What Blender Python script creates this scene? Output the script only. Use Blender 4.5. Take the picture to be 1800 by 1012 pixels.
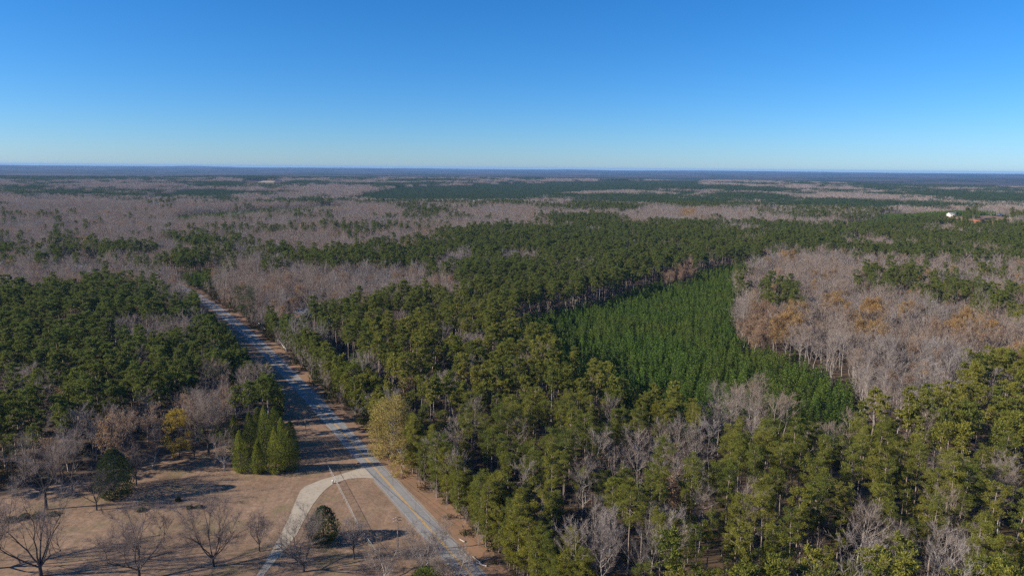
import bpy, math, random
import numpy as np
from mathutils import Matrix, Vector

for o in list(bpy.data.objects):
    bpy.data.objects.remove(o)
SC = bpy.context.scene
COL = SC.collection

# ------------------------------------------------------------------ camera, sky, sun, exposure
EYE = 105.0                                   # drone height over the lawn, metres
FOC = 1239.0                                  # focal length in pixels of the 1800 px wide photograph
PITCH = math.atan((505.5 - 295.0) / FOC)
ROLL = math.radians(0.48)
cam_d = bpy.data.cameras.new('camera')
cam_d.sensor_width = 36.0
cam_d.lens = 36.0 * FOC / 1800.0
cam_d.clip_start = 1.0
cam_d.clip_end = 120000.0
cam = bpy.data.objects.new('camera', cam_d)
COL.objects.link(cam)
cam.matrix_world = (Matrix.Translation((0, 0, EYE)) @ Matrix.Rotation(math.pi / 2 - PITCH, 4, 'X')
                    @ Matrix.Rotation(ROLL, 4, 'Z'))
SC.camera = cam

SUN_EL = math.radians(24.0)
SUN_DIR = Vector((-math.cos(SUN_EL) * 0.978, -math.cos(SUN_EL) * 0.21, math.sin(SUN_EL)))   # towards the sun: from the left, a little behind
world = bpy.data.worlds.new('World')
SC.world = world
world.use_nodes = True
wn = world.node_tree
wn.nodes.clear()
sky = wn.nodes.new('ShaderNodeTexSky')
sky.sky_type = 'NISHITA'
sky.sun_disc = False
sky.sun_elevation = SUN_EL
sky.sun_rotation = math.atan2(SUN_DIR.x, SUN_DIR.y)
sky.altitude = 1000.0
sky.air_density = 1.0
sky.dust_density = 0.35
sky.ozone_density = 10.0
hs = wn.nodes.new('ShaderNodeHueSaturation')
hs.inputs['Saturation'].default_value = 1.10
bg = wn.nodes.new('ShaderNodeBackground')
bg.inputs['Strength'].default_value = 0.090
wo = wn.nodes.new('ShaderNodeOutputWorld')
wn.links.new(sky.outputs[0], hs.inputs['Color'])
wn.links.new(hs.outputs[0], bg.inputs['Color'])
wn.links.new(bg.outputs[0], wo.inputs['Surface'])

sun_d = bpy.data.lights.new('sun', 'SUN')
sun_d.energy = 5.0
sun_d.angle = math.radians(0.5)
sun_d.color = (1.0, 0.92, 0.80)
sun = bpy.data.objects.new('sun', sun_d)
sun.rotation_euler = SUN_DIR.to_track_quat('Z', 'Y').to_euler()
sun.location = (-200, 0, 300)
COL.objects.link(sun)

SC.view_settings.view_transform = 'Standard'
SC.view_settings.look = 'None'
SC.view_settings.exposure = 0.75
SC.view_settings.gamma = 1.0
SC.view_settings.use_curve_mapping = False
SC.render.engine = 'CYCLES'
cy = SC.cycles
cy.max_bounces = 4
cy.diffuse_bounces = 2
cy.glossy_bounces = 1
cy.transmission_bounces = 2
cy.volume_bounces = 0
cy.caustics_reflective = False
cy.caustics_refractive = False
cy.use_adaptive_sampling = True
cy.adaptive_threshold = 0.01
cy.use_denoising = False
SC.render.filter_size = 1.3

RNG = np.random.default_rng(11)
random.seed(11)

# ------------------------------------------------------------------ helpers
def at(px, py, z=0.0):
    """where the sight line through a photograph pixel meets the height z"""
    u = px - 900.0
    v = 506.0 - py
    c, s = math.cos(ROLL), math.sin(ROLL)
    u, v = u * c - v * s, u * s + v * c
    cp, sp = math.cos(PITCH), math.sin(PITCH)
    d = (u, FOC * cp + v * sp, -FOC * sp + v * cp)
    t = (z - EYE) / d[2]
    return (d[0] * t, d[1] * t)

def project(x, y, z):
    """world to photograph pixel (numpy)"""
    cp, sp = math.cos(PITCH), math.sin(PITCH)
    dz = z - EYE
    f = y * cp - dz * sp
    v = y * sp + dz * cp
    f = np.maximum(f, 1e-3)
    u, v = FOC * x / f, FOC * v / f
    c, s = math.cos(ROLL), math.sin(ROLL)
    return 900 + u * c + v * s, 506 - (-u * s + v * c)

def px_size(px, py, n):
    """metres that n photograph pixels span upright at the ground point seen at (px, py)"""
    x, y = at(px, py)
    return n * math.sqrt(x * x * 0 + y * y + EYE * EYE) / FOC * 1.0

def vnoise(x, y, seed=0):
    xi = np.floor(x).astype(np.int64)
    yi = np.floor(y).astype(np.int64)
    fx, fy = x - xi, y - yi
    fx, fy = fx * fx * (3 - 2 * fx), fy * fy * (3 - 2 * fy)
    def h(a, b):
        n = (a * 374761393 + b * 668265263 + seed * 1442695041) & 0xffffffff
        n = ((n ^ (n >> 13)) * 1274126177) & 0xffffffff
        n = n ^ (n >> 16)
        return (n & 0xffff) / 65535.0
    return ((h(xi, yi) * (1 - fx) + h(xi + 1, yi) * fx) * (1 - fy)
            + (h(xi, yi + 1) * (1 - fx) + h(xi + 1, yi + 1) * fx) * fy)

def fnoise(x, y, seed=0):
    return (vnoise(x, y, seed) * 0.55 + vnoise(x * 2.1, y * 2.1, seed + 7) * 0.3 + vnoise(x * 4.3, y * 4.3, seed + 13) * 0.15)

def sstep(a, b, x):
    t = np.clip((x - a) / (b - a), 0, 1)
    return t * t * (3 - 2 * t)

BUMPS = []        # knolls: x, y, radius, height
def ground_z(x, y):
    x = np.asarray(x, float)
    y = np.asarray(y, float)
    r = np.hypot(x, y)
    h = sstep(900, 2600, r) * (vnoise(x / 900 + 3, y / 700, 5) - 0.5) * 16
    h = h + sstep(2500, 8000, r) * (vnoise(x / 3800 + 1.3, y / 2600, 9) - 0.45) * 44
    h = h + sstep(9000, 24000, r) * (34 + 52 * (vnoise(x / 7000 + 5, y / 5000, 21) - 0.3))
    az = np.degrees(np.arctan2(x, y))
    ridge = np.exp(-((az + 23.6) / 3.0) ** 2) * 26 + np.exp(-((az + 31) / 1.6) ** 2) * 15 + np.exp(-((az - 5) / 1.8) ** 2) * 12
    h = h + sstep(23000, 28000, r) * (ridge + 6 * (vnoise(az * 1.3, az * 0, 3) - 0.5))
    h = np.minimum(h, 96 + ridge * sstep(23000, 28000, r))
    for bx, by, br, bh in BUMPS:
        h = h + bh * np.exp(-((x - bx) ** 2 + (y - by) ** 2) / (br * br))
    return h

def pip(poly, x, y):
    inside = np.zeros(np.shape(x), bool)
    n = len(poly)
    for i in range(n):
        x0, y0 = poly[i]
        x1, y1 = poly[(i + 1) % n]
        if y0 == y1:
            continue
        c = ((y0 > y) != (y1 > y)) & (x < (x1 - x0) * (y - y0) / (y1 - y0) + x0)
        inside ^= c
    return inside

def wpoly(pts, z=0.0):
    return [at(px, py, z) for px, py in pts]

class MB:
    """collects polygons; build() links them as one mesh object"""
    def __init__(self):
        self.v, self.f, self.n = [], [], 0
    def add(self, v, f):
        v = np.asarray(v, float).reshape(-1, 3)
        f = np.asarray(f, np.int64)
        self.v.append(v)
        self.f.append(f + self.n)
        self.n += len(v)
    def quad(self, a, b, c, d):
        self.add([a, b, c, d], [[0, 1, 2, 3]])
    def box(self, c, s, rz=0.0):
        x, y, z = s[0] / 2, s[1] / 2, s[2] / 2
        P = np.array([[-x, -y, -z], [x, -y, -z], [x, y, -z], [-x, y, -z], [-x, -y, z], [x, -y, z], [x, y, z], [-x, y, z]])
        co, si = math.cos(rz), math.sin(rz)
        Q = P.copy()
        Q[:, 0] = P[:, 0] * co - P[:, 1] * si
        Q[:, 1] = P[:, 0] * si + P[:, 1] * co
        self.add(Q + np.array(c), [[0, 3, 2, 1], [4, 5, 6, 7], [0, 1, 5, 4], [1, 2, 6, 5], [2, 3, 7, 6], [3, 0, 4, 7]])
    def tube(self, pts, radii, n=5):
        pts = np.asarray(pts, float)
        k = len(pts)
        t = np.gradient(pts, axis=0)
        t /= np.linalg.norm(t, axis=1)[:, None] + 1e-9
        ref = np.where(np.abs(t[:, 2:3]) > 0.9, [[1., 0, 0]], [[0, 0, 1.]])
        a = np.cross(t, ref)
        a /= np.linalg.norm(a, axis=1)[:, None] + 1e-9
        b = np.cross(t, a)
        th = np.arange(n) * 2 * math.pi / n
        r = np.asarray(radii, float)[:, None, None]
        V = pts[:, None, :] + r * (a[:, None, :] * np.cos(th)[None, :, None] + b[:, None, :] * np.sin(th)[None, :, None])
        F = []
        for i in range(k - 1):
            for j in range(n):
                j2 = (j + 1) % n
                F.append([i * n + j, i * n + j2, (i + 1) * n + j2, (i + 1) * n + j])
        self.add(V.reshape(-1, 3), F)
    def cards(self, c, length, width, axis=None, spread=1.0):
        """leaf-sized lozenges at the centres c, turned at random (about axis if given)"""
        m = len(c)
        d = RNG.normal(size=(m, 3))
        if axis is not None:
            d = d * spread + axis
        d /= np.linalg.norm(d, axis=1)[:, None] + 1e-9
        e = RNG.normal(size=(m, 3))
        e -= d * (e * d).sum(1)[:, None]
        e /= np.linalg.norm(e, axis=1)[:, None] + 1e-9
        L = (length * RNG.uniform(0.6, 1.3, m))[:, None]
        Wd = (width * RNG.uniform(0.6, 1.3, m))[:, None]
        V = np.stack([c - d * L, c + e * Wd, c + d * L, c - e * Wd], 1).reshape(-1, 3)
        self.add(V, np.arange(m * 4).reshape(m, 4))
    def slivers(self, base, d, length, width):
        m = len(base)
        e = RNG.normal(size=(m, 3))
        e -= d * (e * d).sum(1)[:, None]
        e /= np.linalg.norm(e, axis=1)[:, None] + 1e-9
        L = (length * RNG.uniform(0.5, 1.3, m))[:, None]
        w = width / 2
        V = np.stack([base - e * w, base + e * w, base + d * L + e * w * 0.35, base + d * L - e * w * 0.35], 1).reshape(-1, 3)
        self.add(V, np.arange(m * 4).reshape(m, 4))
    def mesh(self, name, mats, matidx=None, smooth=False):
        me = bpy.data.meshes.new(name)
        V = np.concatenate(self.v) if self.v else np.zeros((0, 3))
        loops, starts, s = [], [], 0
        for f in self.f:
            k = f.shape[1]
            loops.append(f.ravel())
            starts.append(s + np.arange(len(f)) * k)
            s += f.size
        loops = np.concatenate(loops)
        starts = np.concatenate(starts)
        me.vertices.add(len(V))
        me.vertices.foreach_set('co', V.astype(np.float32).ravel())
        me.loops.add(len(loops))
        me.loops.foreach_set('vertex_index', loops.astype(np.int32))
        me.polygons.add(len(starts))
        me.polygons.foreach_set('loop_start', starts.astype(np.int32))
        for m in (mats if isinstance(mats, (list, tuple)) else [mats]):
            me.materials.append(m)
        if matidx is not None:
            me.polygons.foreach_set('material_index', np.asarray(matidx, np.int32))
        me.update(calc_edges=True)
        if smooth:
            me.polygons.foreach_set('use_smooth', np.ones(len(starts), bool))
        return me
    def nf(self):
        return sum(len(f) for f in self.f)
    def build(self, name, mat, parent=None, smooth=False):
        return link(name, self.mesh(name, mat, smooth=smooth), parent)

def link(name, me, parent=None):
    o = bpy.data.objects.new(name, me)
    COL.objects.link(o)
    if parent is not None:
        o.parent = parent
    return o

def tag(o, label=None, cat=None, group=None, kind=None):
    if label: o['label'] = label
    if cat: o['category'] = cat
    if group: o['group'] = group
    if kind: o['kind'] = kind
    return o

def thing(name, label, cat, loc=(0, 0, 0), rz=0.0, group=None, scale=1.0):
    o = bpy.data.objects.new(name, None)
    o.empty_display_size = 0.5
    COL.objects.link(o)
    o.location = loc
    o.rotation_euler = (0, 0, rz)
    o.scale = (scale,) * 3
    return tag(o, label, cat, group)

# ------------------------------------------------------------------ materials
def new_mat(name):
    m = bpy.data.materials.new(name)
    m.use_nodes = True
    m.node_tree.nodes.clear()
    return m, m.node_tree.nodes, m.node_tree.links

def mixc(N, L, fac, a, b):
    x = N.new('ShaderNodeMix')
    x.data_type = 'RGBA'
    for sock, val in ((x.inputs[0], fac), (x.inputs[6], a), (x.inputs[7], b)):
        if isinstance(val, (int, float)):
            sock.default_value = val
        elif isinstance(val, tuple):
            sock.default_value = (*val, 1)
        else:
            L.new(val, sock)
    return x.outputs[2]

def mulc(N, L, col, fac):
    x = N.new('ShaderNodeVectorMath')
    x.operation = 'SCALE'
    L.new(col, x.inputs[0])
    L.new(fac, x.inputs['Scale'])
    return x.outputs[0]

def maprange(N, L, val, a, b, c, d):
    x = N.new('ShaderNodeMapRange')
    L.new(val, x.inputs[0])
    for i, q in enumerate((a, b, c, d)):
        x.inputs[i + 1].default_value = q
    return x.outputs[0]

def noise(N, L, vec, scale, detail=3.0, rough=0.55):
    x = N.new('ShaderNodeTexNoise')
    x.inputs['Scale'].default_value = scale
    x.inputs['Detail'].default_value = detail
    x.inputs['Roughness'].default_value = rough
    L.new(vec, x.inputs['Vector'])
    return x.outputs[0]

def leafy(name, c0, c1, c2=None, trans=0.42, patch=0.02, isl=(0.65, 1.35), stand=False):
    """foliage: colour varies from tree to tree, from stand to stand and from spray to spray"""
    m, N, L = new_mat(name)
    oi = N.new('ShaderNodeObjectInfo')
    ge = N.new('ShaderNodeNewGeometry')
    col = mixc(N, L, oi.outputs['Random'], c0, c1)
    if c2 is not None:
        nz = noise(N, L, oi.outputs['Location'], patch, 1.0)
        f = maprange(N, L, nz, 0.35, 0.65, 0, 1)
        if stand:                              # the olive stand right of the road gives way to deeper green ones left of it and behind
            sx = N.new('ShaderNodeSeparateXYZ')
            L.new(oi.outputs['Location'], sx.inputs[0])
            mx_ = N.new('ShaderNodeMath'); mx_.operation = 'MAXIMUM'
            L.new(maprange(N, L, sx.outputs[1], 330, 560, 0, 1), mx_.inputs[0])
            L.new(maprange(N, L, sx.outputs[0], -60, -110, 0, 1), mx_.inputs[1])
            m2 = N.new('ShaderNodeMath'); m2.operation = 'MULTIPLY_ADD'
            L.new(mx_.outputs[0], m2.inputs[0]); m2.inputs[1].default_value = 0.75
            sc_ = N.new('ShaderNodeMath'); sc_.operation = 'MULTIPLY'; sc_.inputs[1].default_value = 0.25
            L.new(f, sc_.inputs[0]); L.new(sc_.outputs[0], m2.inputs[2])
            f = m2.outputs[0]
        col = mixc(N, L, f, col, c2)
    col = mulc(N, L, col, maprange(N, L, ge.outputs['Random Per Island'], 0, 1, *isl))
    df = N.new('ShaderNodeBsdfDiffuse')
    tr = N.new('ShaderNodeBsdfTranslucent')
    mx = N.new('ShaderNodeMixShader')
    mx.inputs[0].default_value = trans
    out = N.new('ShaderNodeOutputMaterial')
    L.new(col, df.inputs[0]); L.new(col, tr.inputs[0])
    L.new(df.outputs[0], mx.inputs[1]); L.new(tr.outputs[0], mx.inputs[2])
    L.new(mx.outputs[0], out.inputs[0])
    return m

def plain(name, c0, c1=None, scale=2.0, rough=0.85, metal=0.0, coords='obj', bump=0.0, detail=4.0):
    m, N, L = new_mat(name)
    out = N.new('ShaderNodeOutputMaterial')
    p = N.new('ShaderNodeBsdfPrincipled')
    p.inputs['Roughness'].default_value = rough
    p.inputs['Metallic'].default_value = metal
    p.inputs['Specular IOR Level'].default_value = 0.25
    L.new(p.outputs[0], out.inputs[0])
    if c1 is None:
        c1 = tuple(q * 0.75 for q in c0)
    tc = N.new('ShaderNodeTexCoord')
    vec = tc.outputs['Object']
    nz = noise(N, L, vec, scale, detail)
    L.new(mixc(N, L, maprange(N, L, nz, 0.3, 0.7, 0, 1), c0, c1), p.inputs['Base Color'])
    if bump:
        b = N.new('ShaderNodeBump')
        b.inputs['Strength'].default_value = bump
        b.inputs['Distance'].default_value = 0.05
        L.new(nz, b.inputs['Height'])
        L.new(b.outputs[0], p.inputs['Normal'])
    return m

M = {}
M['pine'] = leafy('pine_needles', (0.255, 0.232, 0.042), (0.135, 0.152, 0.032), (0.125, 0.148, 0.036), patch=0.006, stand=True, isl=(0.55, 1.45))
M['shadedpine'] = leafy('shaded_far_pine_needles', (0.085, 0.112, 0.040), (0.060, 0.088, 0.034), (0.070, 0.100, 0.042), patch=0.003)  # crown self-shadow that the far groves lack is put into this darker green
M['young'] = leafy('young_pine_needles', (0.118, 0.180, 0.030), (0.070, 0.135, 0.026), (0.128, 0.165, 0.032), isl=(0.55, 1.45))
M['cedar'] = leafy('cedar_sprays', (0.225, 0.232, 0.036), (0.120, 0.155, 0.034))
M['darkcedar'] = leafy('dark_cedar_sprays', (0.050, 0.072, 0.030), (0.060, 0.080, 0.030))
M['brightpine'] = leafy('bright_pine_needles', (0.13, 0.15, 0.02), (0.11, 0.14, 0.02))
M['twig'] = leafy('bare_twigs', (0.365, 0.315, 0.280), (0.195, 0.165, 0.146), (0.310, 0.232, 0.176), trans=0.25, patch=0.012, isl=(0.7, 1.3))
M['twigdark'] = leafy('dark_twigs', (0.26, 0.205, 0.18), (0.21, 0.165, 0.14), trans=0.15)
M['autumn'] = leafy('autumn_leaves', (0.42, 0.235, 0.065), (0.39, 0.26, 0.105), (0.35, 0.225, 0.105))
M['tanleaf'] = leafy('tan_leaves', (0.36, 0.235, 0.135), (0.29, 0.18, 0.11))
M['goldleaf'] = leafy('golden_leaves', (0.40, 0.29, 0.045), (0.40, 0.29, 0.05))
M['olive'] = leafy('olive_gold_leaves', (0.36, 0.275, 0.090), (0.30, 0.24, 0.085))
M['shrub'] = leafy('undergrowth_leaves', (0.060, 0.060, 0.022), (0.13, 0.085, 0.05), (0.05, 0.065, 0.02))
M['pinebark'] = plain('pine_bark', (0.30, 0.235, 0.195), (0.20, 0.15, 0.12), 3.0)
M['bark'] = plain('pale_bark', (0.40, 0.345, 0.305), (0.27, 0.235, 0.205), 2.5)
M['darkbark'] = plain('dark_bark', (0.085, 0.07, 0.062), (0.055, 0.045, 0.04), 3.0)

def ground_material():
    m, N, L = new_mat('forest_floor')
    out = N.new('ShaderNodeOutputMaterial')
    p = N.new('ShaderNodeBsdfPrincipled')
    p.inputs['Roughness'].default_value = 0.95
    p.inputs['Specular IOR Level'].default_value = 0.1
    L.new(p.outputs[0], out.inputs[0])
    ge = N.new('ShaderNodeNewGeometry')
    pos = ge.outputs['Position']
    a = noise(N, L, pos, 0.05, 5.0, 0.65)
    near = mixc(N, L, maprange(N, L, a, 0.3, 0.7, 0, 1), (0.13, 0.085, 0.055), (0.075, 0.055, 0.032))
    # woodland seen from kilometres away: stands of pine and of bare hardwood
    b = noise(N, L, pos, 0.0011, 4.0, 0.6)
    c = noise(N, L, pos, 0.012, 4.0, 0.7)
    d = noise(N, L, pos, 0.00045, 3.0, 0.6)
    hard = mixc(N, L, maprange(N, L, c, 0.35, 0.65, 0, 1), (0.115, 0.092, 0.080), (0.060, 0.050, 0.043))  # hardwood and pine tones darkened by the average shade inside the canopies
    pine = mixc(N, L, maprange(N, L, c, 0.35, 0.65, 0, 1), (0.034, 0.047, 0.022), (0.024, 0.034, 0.016))
    far = mixc(N, L, maprange(N, L, b, 0.46, 0.53, 0, 1), hard, pine)
    field = mixc(N, L, maprange(N, L, d, 0.70, 0.72, 0, 1), far, (0.20, 0.16, 0.10))
    vm = N.new('ShaderNodeVectorMath')
    vm.operation = 'LENGTH'
    L.new(pos, vm.inputs[0])
    col = mixc(N, L, maprange(N, L, vm.outputs['Value'], 4200, 5600, 0, 1), near, field)
    L.new(col, p.inputs['Base Color'])
    return m

def lawn_material():
    m, N, L = new_mat('dormant_grass')
    out = N.new('ShaderNodeOutputMaterial')
    p = N.new('ShaderNodeBsdfPrincipled')
    p.inputs['Roughness'].default_value = 0.95
    p.inputs['Specular IOR Level'].default_value = 0.1
    L.new(p.outputs[0], out.inputs[0])
    ge = N.new('ShaderNodeNewGeometry')
    pos = ge.outputs['Position']
    big = noise(N, L, pos, 0.045, 4.0, 0.6)
    fine = noise(N, L, pos, 0.9, 5.0, 0.75)
    col = mixc(N, L, maprange(N, L, big, 0.32, 0.68, 0, 1), (0.290, 0.188, 0.120), (0.218, 0.140, 0.087))
    col = mixc(N, L, maprange(N, L, noise(N, L, pos, 0.075, 5.0, 0.7), 0.52, 0.68, 0, 0.75), col, (0.185, 0.150, 0.075))
    # mowing passes run along the road
    mp = N.new('ShaderNodeMapping')
    mp.inputs['Rotation'].default_value = (0, 0, math.radians(-30))
    mp.inputs['Scale'].default_value = (0.55, 0.02, 1)
    L.new(pos, mp.inputs['Vector'])
    st = noise(N, L, mp.outputs[0], 1.0, 2.0)
    col = mulc(N, L, col, maprange(N, L, st, 0.3, 0.7, 0.90, 1.10))
    col = mulc(N, L, col, maprange(N, L, noise(N, L, pos, 0.28, 4.0, 0.7), 0.3, 0.7, 0.80, 1.18))
    col = mulc(N, L, col, maprange(N, L, fine, 0.25, 0.75, 0.62, 1.35))
    L.new(col, p.inputs['Base Color'])
    b = N.new('ShaderNodeBump')
    b.inputs['Strength'].default_value = 0.5
    b.inputs['Distance'].default_value = 0.15
    L.new(fine, b.inputs['Height'])
    L.new(b.outputs[0], p.inputs['Normal'])
    return m

def patchy(name, c0, c1, c2, s1, s2, rough=0.9, bump=0.3):
    m, N, L = new_mat(name)
    out = N.new('ShaderNodeOutputMaterial')
    p = N.new('ShaderNodeBsdfPrincipled')
    p.inputs['Roughness'].default_value = rough
    p.inputs['Specular IOR Level'].default_value = 0.15
    L.new(p.outputs[0], out.inputs[0])
    ge = N.new('ShaderNodeNewGeometry')
    pos = ge.outputs['Position']
    a = noise(N, L, pos, s1, 4.0, 0.65)
    b_ = noise(N, L, pos, s2, 4.0, 0.7)
    col = mixc(N, L, maprange(N, L, a, 0.35, 0.65, 0, 1), c0, c1)
    col = mixc(N, L, maprange(N, L, b_, 0.5, 0.75, 0, 1), col, c2)
    L.new(col, p.inputs['Base Color'])
    b = N.new('ShaderNodeBump')
    b.inputs['Strength'].default_value = bump
    b.inputs['Distance'].default_value = 0.1
    L.new(b_, b.inputs['Height'])
    L.new(b.outputs[0], p.inputs['Normal'])
    return m

M['ground'] = ground_material()
M['lawn'] = lawn_material()
M['asphalt'] = patchy('worn_asphalt', (0.265, 0.24, 0.215), (0.225, 0.205, 0.185), (0.29, 0.265, 0.24), 0.06, 1.1)
def asphalt_material():
    m, N, L = new_mat('worn_asphalt')
    out = N.new('ShaderNodeOutputMaterial')
    p = N.new('ShaderNodeBsdfPrincipled')
    p.inputs['Roughness'].default_value = 0.9
    p.inputs['Specular IOR Level'].default_value = 0.2
    L.new(p.outputs[0], out.inputs[0])
    pos = N.new('ShaderNodeNewGeometry').outputs['Position']
    col = mixc(N, L, maprange(N, L, noise(N, L, pos, 0.10, 4.0, 0.6), 0.35, 0.65, 0, 1), (0.270, 0.256, 0.238), (0.232, 0.220, 0.206))
    w = N.new('ShaderNodeAttribute')
    w.attribute_name = 'wear'
    col = mulc(N, L, col, maprange(N, L, w.outputs['Fac'], 0, 1, 1.03, 0.92))       # wheel tracks
    col = mulc(N, L, col, maprange(N, L, noise(N, L, pos, 1.5, 4.0, 0.7), 0.3, 0.7, 0.86, 1.14))
    v = N.new('ShaderNodeTexVoronoi')
    v.feature = 'DISTANCE_TO_EDGE'
    v.inputs['Scale'].default_value = 0.16
    L.new(pos, v.inputs['Vector'])
    col = mulc(N, L, col, maprange(N, L, v.outputs['Distance'], 0.004, 0.022, 0.72, 1.0))      # sealed cracks
    L.new(col, p.inputs['Base Color'])
    return m
M['asphalt'] = asphalt_material()
M['shoulder'] = patchy('gravel_shoulder', (0.30, 0.24, 0.18), (0.24, 0.17, 0.12), (0.34, 0.29, 0.24), 0.2, 1.6)
M['verge'] = patchy('clay_verge', (0.29, 0.165, 0.095), (0.22, 0.135, 0.08), (0.17, 0.115, 0.065), 0.08, 0.5)
M['concrete'] = patchy('drive_concrete', (0.46, 0.385, 0.285), (0.385, 0.32, 0.235), (0.27, 0.22, 0.165), 0.15, 0.7)
M['yellow'] = patchy('yellow_paint', (0.62, 0.33, 0.03), (0.56, 0.30, 0.035), (0.42, 0.26, 0.07), 0.5, 2.5)
M['whitepaint'] = patchy('white_line_paint', (0.42, 0.40, 0.38), (0.36, 0.34, 0.33), (0.25, 0.24, 0.23), 0.5, 2.5)
M['white'] = plain('white_paint', (0.80, 0.79, 0.76), (0.68, 0.67, 0.64), 1.0, 0.6)
M['paleboard'] = plain('weathered_white_boards', (0.58, 0.56, 0.53), (0.46, 0.45, 0.43), 0.8)
M['galv'] = plain('galvanised_wire', (0.40, 0.39, 0.37), (0.33, 0.32, 0.30), 4.0, 0.5, 0.0)
M['polewood'] = plain('weathered_pole', (0.34, 0.285, 0.235), (0.24, 0.20, 0.165), 3.0)
M['cable'] = plain('cable', (0.06, 0.06, 0.06), (0.05, 0.05, 0.05), 3.0)
M['grey'] = plain('grey_metal', (0.38, 0.39, 0.40), (0.32, 0.33, 0.34), 2.0, 0.5)
M['black'] = plain('black_metal', (0.03, 0.03, 0.03), (0.02, 0.02, 0.02), 2.0, 0.5)
M['shingle'] = plain('grey_shingles', (0.24, 0.235, 0.24), (0.17, 0.165, 0.17), 0.9)
M['glass'] = plain('window_glass', (0.04, 0.05, 0.06), (0.03, 0.04, 0.05), 1.0, 0.1)
M['redroof'] = plain('rusty_red_roof', (0.36, 0.13, 0.06), (0.28, 0.11, 0.06), 0.6)
M['brick'] = plain('brick_wall', (0.30, 0.15, 0.10), (0.24, 0.12, 0.08), 1.0)
M['field'] = patchy('tan_field', (0.42, 0.32, 0.20), (0.36, 0.28, 0.17), (0.30, 0.22, 0.14), 0.01, 0.1)
M['rubber'] = plain('tyre_rubber', (0.02, 0.02, 0.02))
M['deadwood'] = plain('bleached_wood', (0.52, 0.46, 0.38), (0.40, 0.34, 0.27), 2.0)

# ------------------------------------------------------------------ the land
for px, py, zz in ((1690, 381, 22), (1745, 381, 22)):
    bx, by = at(px, py, zz)
    BUMPS.append((bx, by, 150.0, 11.0 if px < 1700 else 15.0))

rr = np.concatenate([[0.0], np.geomspace(60, 30000, 170)])
aa = np.linspace(0, 2 * math.pi, 181)[:-1]
aa = np.concatenate([np.linspace(-46, 46, 260), np.linspace(46, 314, 60)[1:-1]])
aa = np.radians(aa)
X = rr[1:, None] * np.sin(aa)[None]
Y = rr[1:, None] * np.cos(aa)[None]
Z = ground_z(X, Y)
V = np.concatenate([[[0, 0, 0]], np.stack([X, Y, Z], -1).reshape(-1, 3)])
na = len(aa)
g = MB()
i = np.arange(na)
tri = np.stack([np.zeros(na, int), 1 + (i + 1) % na, 1 + i], 1)
k, jj = np.meshgrid(np.arange(len(rr) - 2), i, indexing='ij')
k, jj = k.ravel(), jj.ravel()
quads = np.stack([1 + k * na + jj, 1 + k * na + (jj + 1) % na, 1 + (k + 1) * na + (jj + 1) % na, 1 + (k + 1) * na + jj], 1)
g.v.append(V)
g.f += [tri, quads]
g.n = len(V)
ground = g.build('ground', M['ground'], smooth=True)
tag(ground, kind='structure')

# road: centre line traced on the ground, smoothed
CL = [(340, 517), (369, 533), (395, 551), (438, 591), (482, 634), (517, 668), (574, 729), (616, 774), (656, 814), (693, 857), (736, 910), (785, 965), (827, 1011)]
cl = np.array([at(*p) for p in CL])
co = np.polyfit(cl[:, 1], cl[:, 0], 3)
yy = np.linspace(60, 600, 110)
xx = np.polyval(co, yy)
slope = np.polyval(np.polyder(co), yy)
m0 = yy < 175
s175 = np.polyval(np.polyder(co), 175.0)
xx[m0] = np.polyval(co, 175.0) + s175 * (yy[m0] - 175)
slope[m0] = s175
pts = list(zip(xx, yy))
ang = math.atan2(1, slope[-1])
px_, py_ = pts[-1]
for k in range(16):                           # beyond the crest the road bends away to the left behind the trees
    ang += math.radians(2.2)
    px_ += 12 * math.cos(ang); py_ += 12 * math.sin(ang)
    pts.append((px_, py_))
ROAD = np.array(pts)
tan = np.gradient(ROAD, axis=0)
tan /= np.linalg.norm(tan, axis=1)[:, None]
NRM = np.stack([tan[:, 1], -tan[:, 0]], 1)    # to the right-hand side, seen from the camera
if NRM[0, 0] < 0:
    NRM = -NRM

def ribbon(name, o0, o1, z, mat, i0=0, i1=None, wob=(0, 0), seed=1):
    b = MB()
    P = ROAD[i0:i1]
    Nn = NRM[i0:i1]
    s = np.arange(len(P)) * 1.0
    w0 = o0 + wob[0] * (vnoise(s * 0.7, s * 0, seed) - 0.5)
    w1 = o1 + wob[1] * (vnoise(s * 0.7, s * 0 + 9, seed) - 0.5)
    A = P + Nn * w0[:, None] if np.ndim(w0) else P + Nn * w0
    B = P + Nn * w1[:, None] if np.ndim(w1) else P + Nn * w1
    n = len(P)
    Vv = np.zeros((2 * n, 3))
    Vv[0::2, :2] = A
    Vv[1::2, :2] = B
    Vv[:, 2] = z
    b.add(Vv, [[2 * q, 2 * q + 1, 2 * q + 3, 2 * q + 2] for q in range(n - 1)])
    return tag(b.build(name, mat), kind='structure')

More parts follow.
